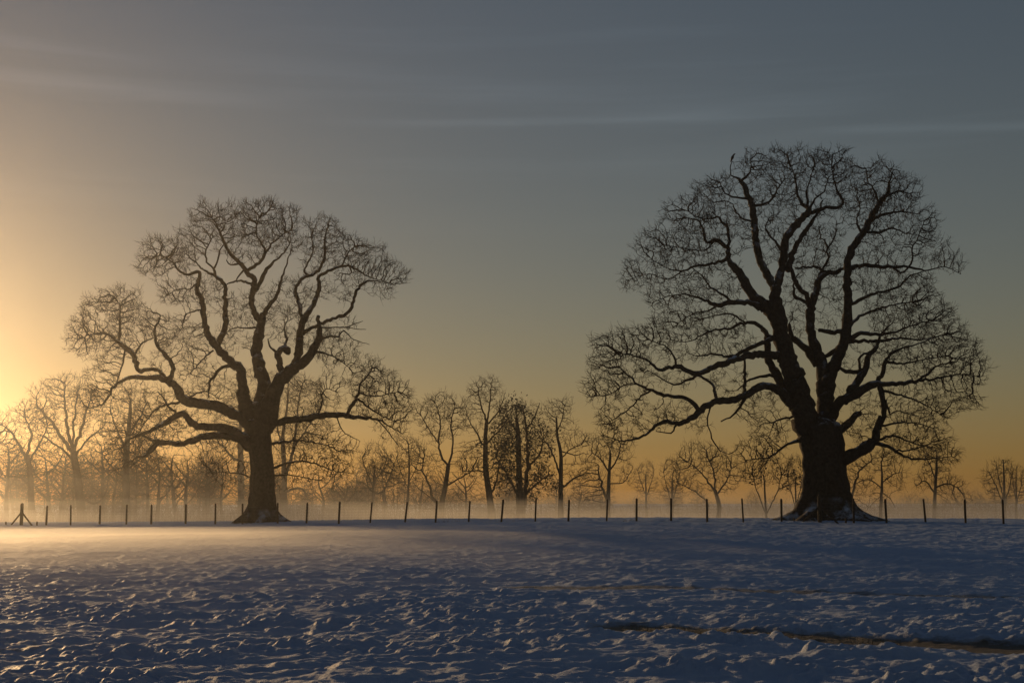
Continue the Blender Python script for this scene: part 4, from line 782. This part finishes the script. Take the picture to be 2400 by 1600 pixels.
def filler(px, top, Y, seed, label, lean=0.0):
    """one more woodland tree: wandering trunk from the ground to its top, forks and a loose crown (whole-picture pixels)"""
    r = random.Random(seed); base = 1225; h = base - top; w = h * r.uniform(0.045, 0.06)
    fork = r.uniform(0.4, 0.58)
    tr = [(px, base, w * 1.25), (px + r.uniform(-3, 3), base - h * 0.2, w), (px + lean * 0.5 + r.uniform(-4, 4), base - h * fork, w * 0.8), (px + lean + r.uniform(-5, 5), base - h * 0.78, w * 0.45), (px + lean + r.uniform(-6, 6), top + h * 0.06, w * 0.15)]
    lm = []
    for q in range(r.randint(4, 6)):
        t0 = r.uniform(fork - 0.12, 0.75); s_ = 1 if q % 2 else -1; x0 = px + lean * t0; L_ = h * r.uniform(0.16, 0.3)
        lm.append([(x0, base - h * t0, w * 0.5), (x0 + s_ * L_ * 0.45, base - h * t0 - L_ * r.uniform(0.3, 0.6), w * 0.33), (x0 + s_ * L_ * 0.8, base - h * t0 - L_ * r.uniform(0.8, 1.1), w * 0.16)])
    a = h * 0.2
    lb = [(px + lean, top + h * 0.16, a * 1.1, h * 0.15, 1.0), (px + lean - a, top + h * 0.32, a, h * 0.17, .9), (px + lean + a, top + h * 0.3, a, h * 0.17, .9), (px + lean * 0.6, top + h * 0.45, a * 1.4, h * 0.13, .5)]
    wood(label, Y, tr, lm, lb, seed, den=18.0)
for q, (px, top, Y, lean, lb) in enumerate((
    (12, 1010, 200, 6, 'leaning young tree crowding the braced corner post'), (112, 1040, 215, -8, 'crooked tree between the left leaning tree and the fan crowned tree'),
    (135, 1075, 195, 10, 'short forked tree under the left side of the fan crown'), (236, 1010, 205, -6, 'open crowned tree just right of the fan crowned tree'),
    (262, 1060, 190, 5, 'low forked tree beside the straight upright tree'), (338, 1030, 198, -5, 'forked tree right of the straight upright tree'),
    (362, 1045, 188, 8, 'slim dark stemmed tree below the broken end of the lowest oak limb'), (402, 1035, 205, -7, 'ivy dark narrow tree halfway to the slender oak trunk'),
    (425, 1050, 192, 6, 'slim tree beside the narrow ivy dark one'), (470, 1060, 215, 4, 'small tree under the arching oak limbs'), (512, 1075, 200, -5, 'low tree close left of the slim grey tree'),
    (600, 1070, 225, 5, 'far tree hidden partly behind the slender oak trunk'), (742, 1080, 205, -6, 'small tree under the right hand oak sprays'), (790, 1095, 190, 6, 'low forked tree below the tip of the right oak sprays'),
    (825, 1100, 210, -4, 'little tree left of the small round topped tree'), (965, 1090, 200, 4, 'little tree between the thin young tree and the v shaped tree'), (1072, 1085, 195, -5, 'low tree between the v shaped tree and the tallest tree'),
    (1330, 1120, 200, 5, 'low bushy tree right of the slender wavering tree'))):
    filler(px, top, Y, 400 + q, lb, lean)

# thin young trees and saplings that fill the wood, copies of a few grown once
def sapling_proto(seed, h, wdt, stems, dens, mat):
    rng = np.random.default_rng(seed); seeds = []; bag = Bag(); bagt = Bag()
    for s in range(stems):
        a = rng.uniform(0, 6.28); lean = rng.uniform(0.05, 0.32) if stems > 1 else 0.04
        L_ = h * rng.uniform(0.6, 0.8); n = 7
        tt = np.linspace(0, 1, n)[:, None]
        pts = np.array((0, 0, -0.3)) + tt * L_ * np.array((math.cos(a) * lean, math.sin(a) * lean, 1.0)) + np.vstack([np.zeros((1, 3)), rng.normal(0, 0.10, (n - 1, 3)).cumsum(0) * 0.7])
        r0 = h * 0.017 / math.sqrt(stems) + 0.03
        p2, r2 = catmull(pts, np.linspace(r0, 0.02, n), 0.5); V, Q = tube(p2, r2, 5, 0.05, rng); bagt.add(V, Q); seeds.append(p2[len(p2) // 4:])
    n = int(dens)
    ang = rng.uniform(0, 6.28, n); zz = rng.uniform(0.22, 1.0, n); rr = rng.uniform(0, 1, n) ** 0.5 * wdt * np.sin(np.clip((zz * 0.9 + 0.1), 0, 1) * math.pi * 0.93 + 0.12) ** 0.7
    att = np.stack([rr * np.cos(ang), rr * np.sin(ang), zz * h], -1)
    PA, par, DA, n0 = colonize(np.concatenate(seeds), att, 0.32, 5.0, 0.42, 60, rng, 0.22, 0.4, 0.3)
    r, main = branch_radii(par, n0, len(PA), 0.014, 1.75); ii = np.arange(n0, len(PA)); pp = par[ii]
    bag.add(*edge_tubes(PA[pp], PA[ii], DA[ii], DA[ii], np.minimum(r[ii] * 1.15, 0.09), np.minimum(r[ii], 0.09), 3))
    src = ii[rng.random(len(ii)) < 0.6]
    V, Q, _ = twig_tubes(PA[src], norm(DA[src] + rng.normal(0, 0.45, (len(src), 3)) + np.array((0, 0, 0.25))), rng.uniform(0.4, 1.1, len(src)), np.full(len(src), 0.0115), 2, 0.2, rng)
    bag.add(V, Q)
    return bagt.mesh('sapling_trunk', mat), bag.mesh('sapling_crown', mat)
protos = [sapling_proto(201, 8.5, 2.0, 1, 1300, M_WOOD), sapling_proto(202, 10.5, 2.4, 2, 1500, M_WOOD), sapling_proto(203, 7.0, 2.4, 4, 1000, M_WOOD), sapling_proto(204, 12.0, 3.2, 1, 1900, M_WOOD), sapling_proto(205, 6.0, 2.6, 5, 1000, M_WOOD)]
SAPLING_LABEL = ['slim single stemmed young tree filling the misty wood', 'two stemmed young tree filling the misty wood', 'four stemmed bushy tree low in the misty wood',
                 'taller full crowned young tree deep in the misty wood', 'short many stemmed shrub at the foot of the misty wood']
SAPLING_GROUP = ['slim saplings of the wood', 'twin stemmed saplings of the wood', 'bushy saplings of the wood', 'taller young trees of the wood', 'low shrubs of the wood']
def sapling(px, Y, k, scale, rz):
    p = P(px, 1190, Y); z = float(ground(p[0], Y))
    r = empty('sapling', (p[0], Y, z)); r.rotation_euler = (0, 0, rz); r.scale = (scale, scale, scale)
    tag(r, SAPLING_LABEL[k], 'tree', SAPLING_GROUP[k])
    put('trunk', protos[k][0], r); c = put('crown', protos[k][1], r); c['kind'] = 'stuff'
rs = random.Random(5)
spots = []
for i in range(64): spots.append((rs.uniform(-200, 660), rs.uniform(190, 290), rs.choice([0, 1, 2, 3, 1, 3]), rs.uniform(0.85, 1.25)))
for i in range(36): spots.append((rs.uniform(640, 960), rs.uniform(190, 280), rs.choice([0, 1, 2, 4, 2]), rs.uniform(0.7, 1.05)))
for i in range(40): spots.append((rs.uniform(960, 1440), rs.uniform(185, 260), rs.choice([0, 2, 4, 2, 1]), rs.uniform(0.6, 0.9)))
for i in range(26): spots.append((rs.uniform(1440, 2480), rs.uniform(215, 290), rs.choice([2, 4, 0, 4]), rs.uniform(0.55, 0.85)))
for s in spots: sapling(*s, rs.uniform(0, 6.28))

# low undergrowth and a far hedge, a mass of twigs nobody could count
def undergrowth():
    rng = np.random.default_rng(77); n = 9000
    px = rng.uniform(-200, 2600, n); Y = np.where(px < 1300, rng.uniform(185, 235, n), rng.uniform(245, 275, n))
    X = (px - 1200) / F * Y; Z = ground(X, Y)
    ridge = np.interp(px, [-200, 500, 900, 1300, 1700, 2150, 2250, 2350, 2600], [4.5, 4.2, 3.4, 3.2, 3.6, 4.4, 5.0, 4.0, 4.0]) * (0.8 + 0.4 * vnoise(px / 30.0, Y * 0.2, 5))
    base = np.stack([X, Y, Z + rng.uniform(0, 0.45, n) * ridge], -1)
    L_ = ridge * rng.uniform(0.25, 0.6, n)
    V, Q, pts = twig_tubes(base, norm(np.stack([rng.normal(0, .4, n), rng.normal(0, .4, n), np.ones(n)], -1)), L_, np.full(n, 0.032), 2, 0.25, rng)
    bag = Bag(); bag.add(V, Q)
    o = put('undergrowth', bag.mesh('undergrowth', M_WOOD)); tag(o, 'low tangled hedge and bramble at the foot of the misty wood', 'hedge', kind='stuff')
undergrowth()

# ------------------------------------------------------------------ fence
posts = [59, 117, 173.5, 241, 303, 361, 441, 510, 573, 655, 722, 797, 870, 951, 1022, 1099, 1175, 1254, 1331, 1420, 1489.7, 1570, 1654, 1738, 1827, 1916, 1995, 2071, 2162, 2255, 2343]
lean = {722: 1.5, 797: 2, 870: 4, 951: 5, 1022: 3, 1099: 3, 1175: 4.5, 1254: 2, 1331: 2, 1420: 2.5, 1654: 0, 1738: -2.5, 2071: -1.5, 2162: -4, 2255: -1}
posts = [-118, -60, -2] + posts + [2432, 2525, 2620]
fence = empty('wire_fence', (0, 80, 0)); tag(fence, 'wooden post and wire netting fence crossing the snowy field', 'fence')
FO = np.array((0, 80, 0.0)); rf = np.random.default_rng(4)
ptop = []
for px in posts:
    Y = float(fence_Y(px)); X = (px - 1200) / F * Y; g = float(ground(X, Y))
    strain = px in (59, 1916)
    hgt = (1.42 if strain else 1.25) + rf.uniform(-0.03, 0.05); r = 0.105 if strain else rf.uniform(0.048, 0.062)
    lx = lean.get(px, rf.uniform(-1, 1.2)) / (F / Y); ly = rf.uniform(-0.03, 0.03)
    ts = np.array([-0.3, 0.0, 0.3, 0.6, 0.9, 0.97, 1.0]); rr = np.array([1, 1, 1, 0.98, 0.97, 0.93, 0.78]) * r
    pts = np.stack([X + lx * ts, Y + ly * ts, g + hgt * ts], -1)
    V, Q = tube(pts, rr, 10, 0.04, rf)
    put('straining_post' if strain else 'post', mesh_from('post', V - FO, Q, M_POST), fence)
    ptop.append((X, Y, g, lx, ly, hgt))
    if strain:
        dirv = np.array((1.0, float(fence_Y(px + 30) - fence_Y(px - 30)) / (60 / F * Y), 0)); dirv /= np.linalg.norm(dirv)
        for s in (-1, 1):
            a = np.array((X, Y, g + 0.82)) + dirv * s * 0.06; b = np.array((X, Y, 0)) + dirv * s * 1.0; b[2] = float(ground(b[0], b[1])) - 0.08
            V, Q = tube(np.array([a, (a + b) / 2, b]), np.array([0.05, 0.052, 0.05]), 8, 0.04, rf)
            put('brace', mesh_from('brace', V - FO, Q, M_POST), fence)
            c = np.array((X, Y, 0)) + dirv * s * 1.32; gc = float(ground(c[0], c[1]))
            V, Q = tube(np.array([(c[0], c[1], gc - 0.2), (c[0], c[1], gc + 0.12), (c[0], c[1], gc + 0.26)]), np.array([0.05, 0.05, 0.042]), 8, 0.04, rf)
            put('peg', mesh_from('peg', V - FO, Q, M_POST), fence)
def along(i, t, h):
    a, b_ = ptop[i], ptop[i + 1]
    pa = np.array((a[0] + a[3] * h / a[5], a[1] - 0.06, a[2] + h)); pb = np.array((b_[0] + b_[3] * h / b_[5], b_[1] - 0.06, b_[2] + h))
    p = pa * (1 - t) + pb * t; p[2] -= 0.012 * math.sin(math.pi * t); return p
heights = [0.06, 0.16, 0.27, 0.39, 0.53, 0.69, 0.86, 1.06]
for h in heights:
    pts = np.array([along(i, t, h) for i in range(len(ptop) - 1) for t in (0.0, 0.33, 0.66)] + [along(len(ptop) - 2, 1.0, h)])
    V, Q = tube(pts, np.full(len(pts), 0.0026 if h in (0.06, 0.86, 1.06) else 0.0021), 3, 0, rf, cap=False)
    put('wire', mesh_from('wire', V - FO, Q, M_WIRE), fence)
A_, B_ = [], []
for i in range(len(ptop) - 1):
    n = max(4, int(math.hypot(ptop[i + 1][0] - ptop[i][0], ptop[i + 1][1] - ptop[i][1]) / 0.22))
    for k in range(n):
        t_ = (k + 0.5) / n; A_.append(along(i, t_, heights[0])); B_.append(along(i, t_, heights[-2]))
A_, B_ = np.array(A_), np.array(B_); T_ = norm(B_ - A_)
V, Q = edge_tubes(A_, B_, T_, T_, np.full(len(A_), 0.0019), np.full(len(A_), 0.0019), 3)
o = put('netting_stays', mesh_from('netting_stays', V - FO, Q, M_WIRE), fence); o['kind'] = 'stuff'

# ------------------------------------------------------------------ small things
def tuft(px, n, h, seed, dy=0.0):
    rng = np.random.default_rng(seed); Y = float(fence_Y(px)) + dy; X = (px - 1200) / F * Y
    base = np.stack([X + rng.normal(0, .35, n), Y + rng.normal(0, .12, n), np.zeros(n)], -1); base[:, 2] = ground(base[:, 0], base[:, 1]) - 0.03
    return twig_tubes(base, norm(np.stack([rng.normal(0, .35, n), rng.normal(0, .35, n), np.ones(n)], -1)), rng.uniform(.4, 1, n) * h, np.full(n, .004), 3, .25, rng)[:2]
bag = Bag()
for k, (px, n, h) in enumerate(((1040, 30, .28), (1075, 26, .3), (1165, 22, .3), (1215, 26, .24), (1110, 10, .2), (1245, 10, .2), (1420, 8, .15), (1700, 10, .15), (2100, 10, .14), (2290, 12, .14), (700, 8, .15))):
    V, Q = tuft(px, n, h, 300 + k, 0.15); bag.add(V, Q)
# stubble showing along the bare track
rng = np.random.default_rng(9); n = 1500
tr_ = np.array(TRACK_A); seg = rng.integers(0, 3, n); t_ = rng.random(n)[:, None]
q = tr_[seg] * (1 - t_) + tr_[seg + 1] * t_ + rng.normal(0, .16, (n, 2))
base = np.stack([q[:, 0], q[:, 1], np.full(n, -0.07)], -1)
V, Q, _ = twig_tubes(base, norm(np.stack([rng.normal(0, .5, n), rng.normal(0, .5, n), np.ones(n)], -1)), rng.uniform(.05, .13, n), np.full(n, .0022), 2, .3, rng); bag.add(V, Q)
o = put('grass', bag.mesh('grass', M_GRASS)); tag(o, 'dry grass blades poking through the snow by the fence and track', 'grass', kind='stuff')

def curled_stalk(px, h, s):
    Y = float(fence_Y(px)) + 0.1; X = (px - 1200) / F * Y; g = float(ground(X, Y))
    t_ = np.linspace(0, 1, 8); pts = np.stack([X + s * (0.30 * t_), np.full(8, Y), g - 0.03 + h * np.sin(t_ * 2.4)], -1)
    V, Q = tube(pts, np.linspace(.014, .007, 8), 5, 0, RNG); return V, Q
for px, h, s, lb in ((1455, .13, 1.0, 'short bent bramble stem arching out of the snow by the fence'), (1468, .17, 1.3, 'taller bent bramble stem leaning beside the short one')):
    V, Q = curled_stalk(px, h, s); c = V.mean(0); o = put('bramble_stem', mesh_from('bramble_stem', V - c, Q, M_WOOD), None, c); tag(o, lb, 'stem')

# crow on the topmost twig of the massive oak
def bird():
    foot = P(1350 + 855 / 2.34, 330 + 112 / 2.34, 80.0)
    tips = [ob for ob in bpy.data.objects if ob.name.startswith('limb')]
    want = foot[:1]; best = None
    for ob in tips:
        if ob.parent is None: continue
        co = np.empty(len(ob.data.vertices) * 3, np.float32); ob.data.vertices.foreach_get('co', co); co = co.reshape(-1, 3) + np.array(ob.parent.location)
        dep = co[:, 1] * CT + (co[:, 2] - CAMZ) * ST; qx = 1200 + F * co[:, 0] / dep; qy = 800 - F * ((co[:, 2] - CAMZ) * CT - co[:, 1] * ST) / dep
        d = np.hypot(qx - (1350 + 855 / 2.34), qy - (330 + 112 / 2.34)); i = int(d.argmin())
        if best is None or d[i] < best[0]: best = (d[i], co[i])
    top = best[1]
    r = empty('crow', top); r.scale = (1.2, 1.2, 1.2); tag(r, 'black crow perched on a twig at the very top of the massive oak', 'bird')
    ax = norm(np.array((0.42, 0.1, 0.9)))
    ts = np.array([-0.20, -0.12, -0.07, 0.0, 0.08, 0.15, 0.19, 0.235, 0.27, 0.285]); rr = np.array([0.012, 0.022, 0.04, 0.066, 0.072, 0.055, 0.040, 0.044, 0.036, 0.016])
    c0 = np.array((0.0, 0, 0.12)); pts = c0 + ts[:, None] * ax; pts[-3:, 0] += np.array((0.012, 0.03, 0.045))
    V, Q = tube(pts, rr, 10, 0, RNG); put('body', mesh_from('body', V, Q, M_BIRD), r)
    hd = pts[-2]; V, Q = tube(np.array([hd, hd + (0.04, 0.01, 0.012), hd + (0.075, 0.018, 0.010)]), np.array([0.016, 0.011, 0.003]), 6, 0, RNG); put('beak', mesh_from('beak', V, Q, M_BIRD), r)
    for s in (-1, 1):
        V, Q = tube(np.array([(0.0, 0.02 * s, 0.0), (0.005, 0.022 * s, 0.05), (0.0, 0.025 * s, 0.1)]), np.array([0.007, 0.006, 0.012]), 5, 0, RNG); put('leg', mesh_from('leg', V, Q, M_BIRD), r)
bird()

# ------------------------------------------------------------------ air: even haze round everything, and ground mist lying in banks
def vol_mat(name, col, dens, g):
    m = bpy.data.materials.new(name); m.use_nodes = True; N, L = m.node_tree.nodes, m.node_tree.links
    N.remove(N['Principled BSDF']); v = N.new('ShaderNodeVolumePrincipled')
    v.inputs['Color'].default_value = (*col, 1); v.inputs['Density'].default_value = dens; v.inputs['Anisotropy'].default_value = g
    L.new(v.outputs[0], N['Material Output'].inputs['Volume']); return m
HAZE_D, HAZE_G = 0.00032, 0.87
x0, x1, y0, y1, z0, z1 = -570, 570, -60, 650, -5.0, 30.0
Vb = [(x, y, z) for x in (x0, x1) for y in (y0, y1) for z in (z0, z1)]
Qb = [(0, 1, 3, 2), (4, 6, 7, 5), (0, 4, 5, 1), (2, 3, 7, 6), (0, 2, 6, 4), (1, 5, 7, 3)]
o = put('haze', mesh_from('haze', Vb, Qb, vol_mat('haze_air', (0.95, 0.95, 0.95), HAZE_D, HAZE_G), False)); tag(o, 'thin morning haze filling the air of the field', kind='stuff')

def mist(label, cx, cy, rx, ry, top, dens, g, seed, thin=1.3):
    """a low bank of mist: closed lens lying on the ground, its top thinning and billowing towards the edge"""
    nr, na = 14, 48; rng = np.random.default_rng(seed)
    V, Q = [], []
    rad = np.linspace(0, 1, nr + 1)[1:]; a = np.arange(na) * 2 * math.pi / na
    wob = 1 + 0.07 * np.sin(3 * a + rng.uniform(0, 6)) + 0.05 * np.sin(5 * a + rng.uniform(0, 6)) + 0.03 * np.sin(9 * a)
    def layer(side):
        X = cx + rx * np.outer(rad, np.cos(a) * wob); Yy = cy + ry * np.outer(rad, np.sin(a) * wob)
        X = np.concatenate([[cx], X.ravel()]); Yy = np.concatenate([[cy], Yy.ravel()]); r_ = np.concatenate([[0], np.repeat(rad, na)])
        G = ground(X, Yy)
        if side: Z = np.maximum(G, -9) + 0.004 + top * (1 - r_ ** 2) ** thin * (0.5 + 1.0 * vnoise(X * 0.06 + seed, Yy * 0.05, seed))
        else: Z = G - 0.25
        return np.stack([X, Yy, Z], -1)
    Vt, Vb2 = layer(1), layer(0); n = len(Vt)
    T = []
    for j in range(na):
        j2 = (j + 1) % na
        T.append((0, 1 + j, 1 + j2))
        for i in range(nr - 1):
            p, q_ = 1 + i * na, 1 + (i + 1) * na
            T += [(p + j, q_ + j, q_ + j2), (p + j, q_ + j2, p + j2)]
    T = np.array(T); S = []
    o1 = 1 + (nr - 1) * na
    for j in range(na):
        j2 = (j + 1) % na; S += [(o1 + j, n + o1 + j, n + o1 + j2), (o1 + j, n + o1 + j2, o1 + j2)]
    Qa = np.vstack([T, T[:, ::-1] + n, S])
    o = put('mist', mesh_from('mist', np.vstack([Vt, Vb2]), Qa, vol_mat('mist_air', (0.97, 0.97, 0.97), dens, g), False)); tag(o, label, kind='stuff')
mist('low sunlit mist drifting over the snow on the sunward side of the field', -22, 48, 42, 36, 1.0, 0.0075, 0.72, 1, 2.4)
mist('thin skin of mist inside the sunlit bank halfway to the fence', -19, 46, 32, 27, 0.60, 0.0105, 0.72, 2, 2.2)
mist('low wisp of sunlit mist trailing beneath the fence line', -20, 58, 36, 24, 0.55, 0.0065, 0.72, 7, 2.0)
mist('deep ground mist hiding the feet of the wood', -10, 190, 260, 98, 4.0, 0.0039, 0.5, 3)
mist('shallow dense mist pooled below the fence crest', 0, 175, 230, 84, 2.4, 0.007, 0.5, 4)
mist('tall thin veil of mist standing among the trunks of the wood', -20, 215, 280, 110, 9.0, 0.0009, 0.6, 5)
mist('thin low veil of mist lifting off the hollow behind the fence', 0, 180, 240, 90, 5.8, 0.0017, 0.6, 6)
print('TRIS', sum(sum(len(p.vertices) - 2 for p in ()) or len(m.loops) - 2 * len(m.polygons) for m in bpy.data.meshes))
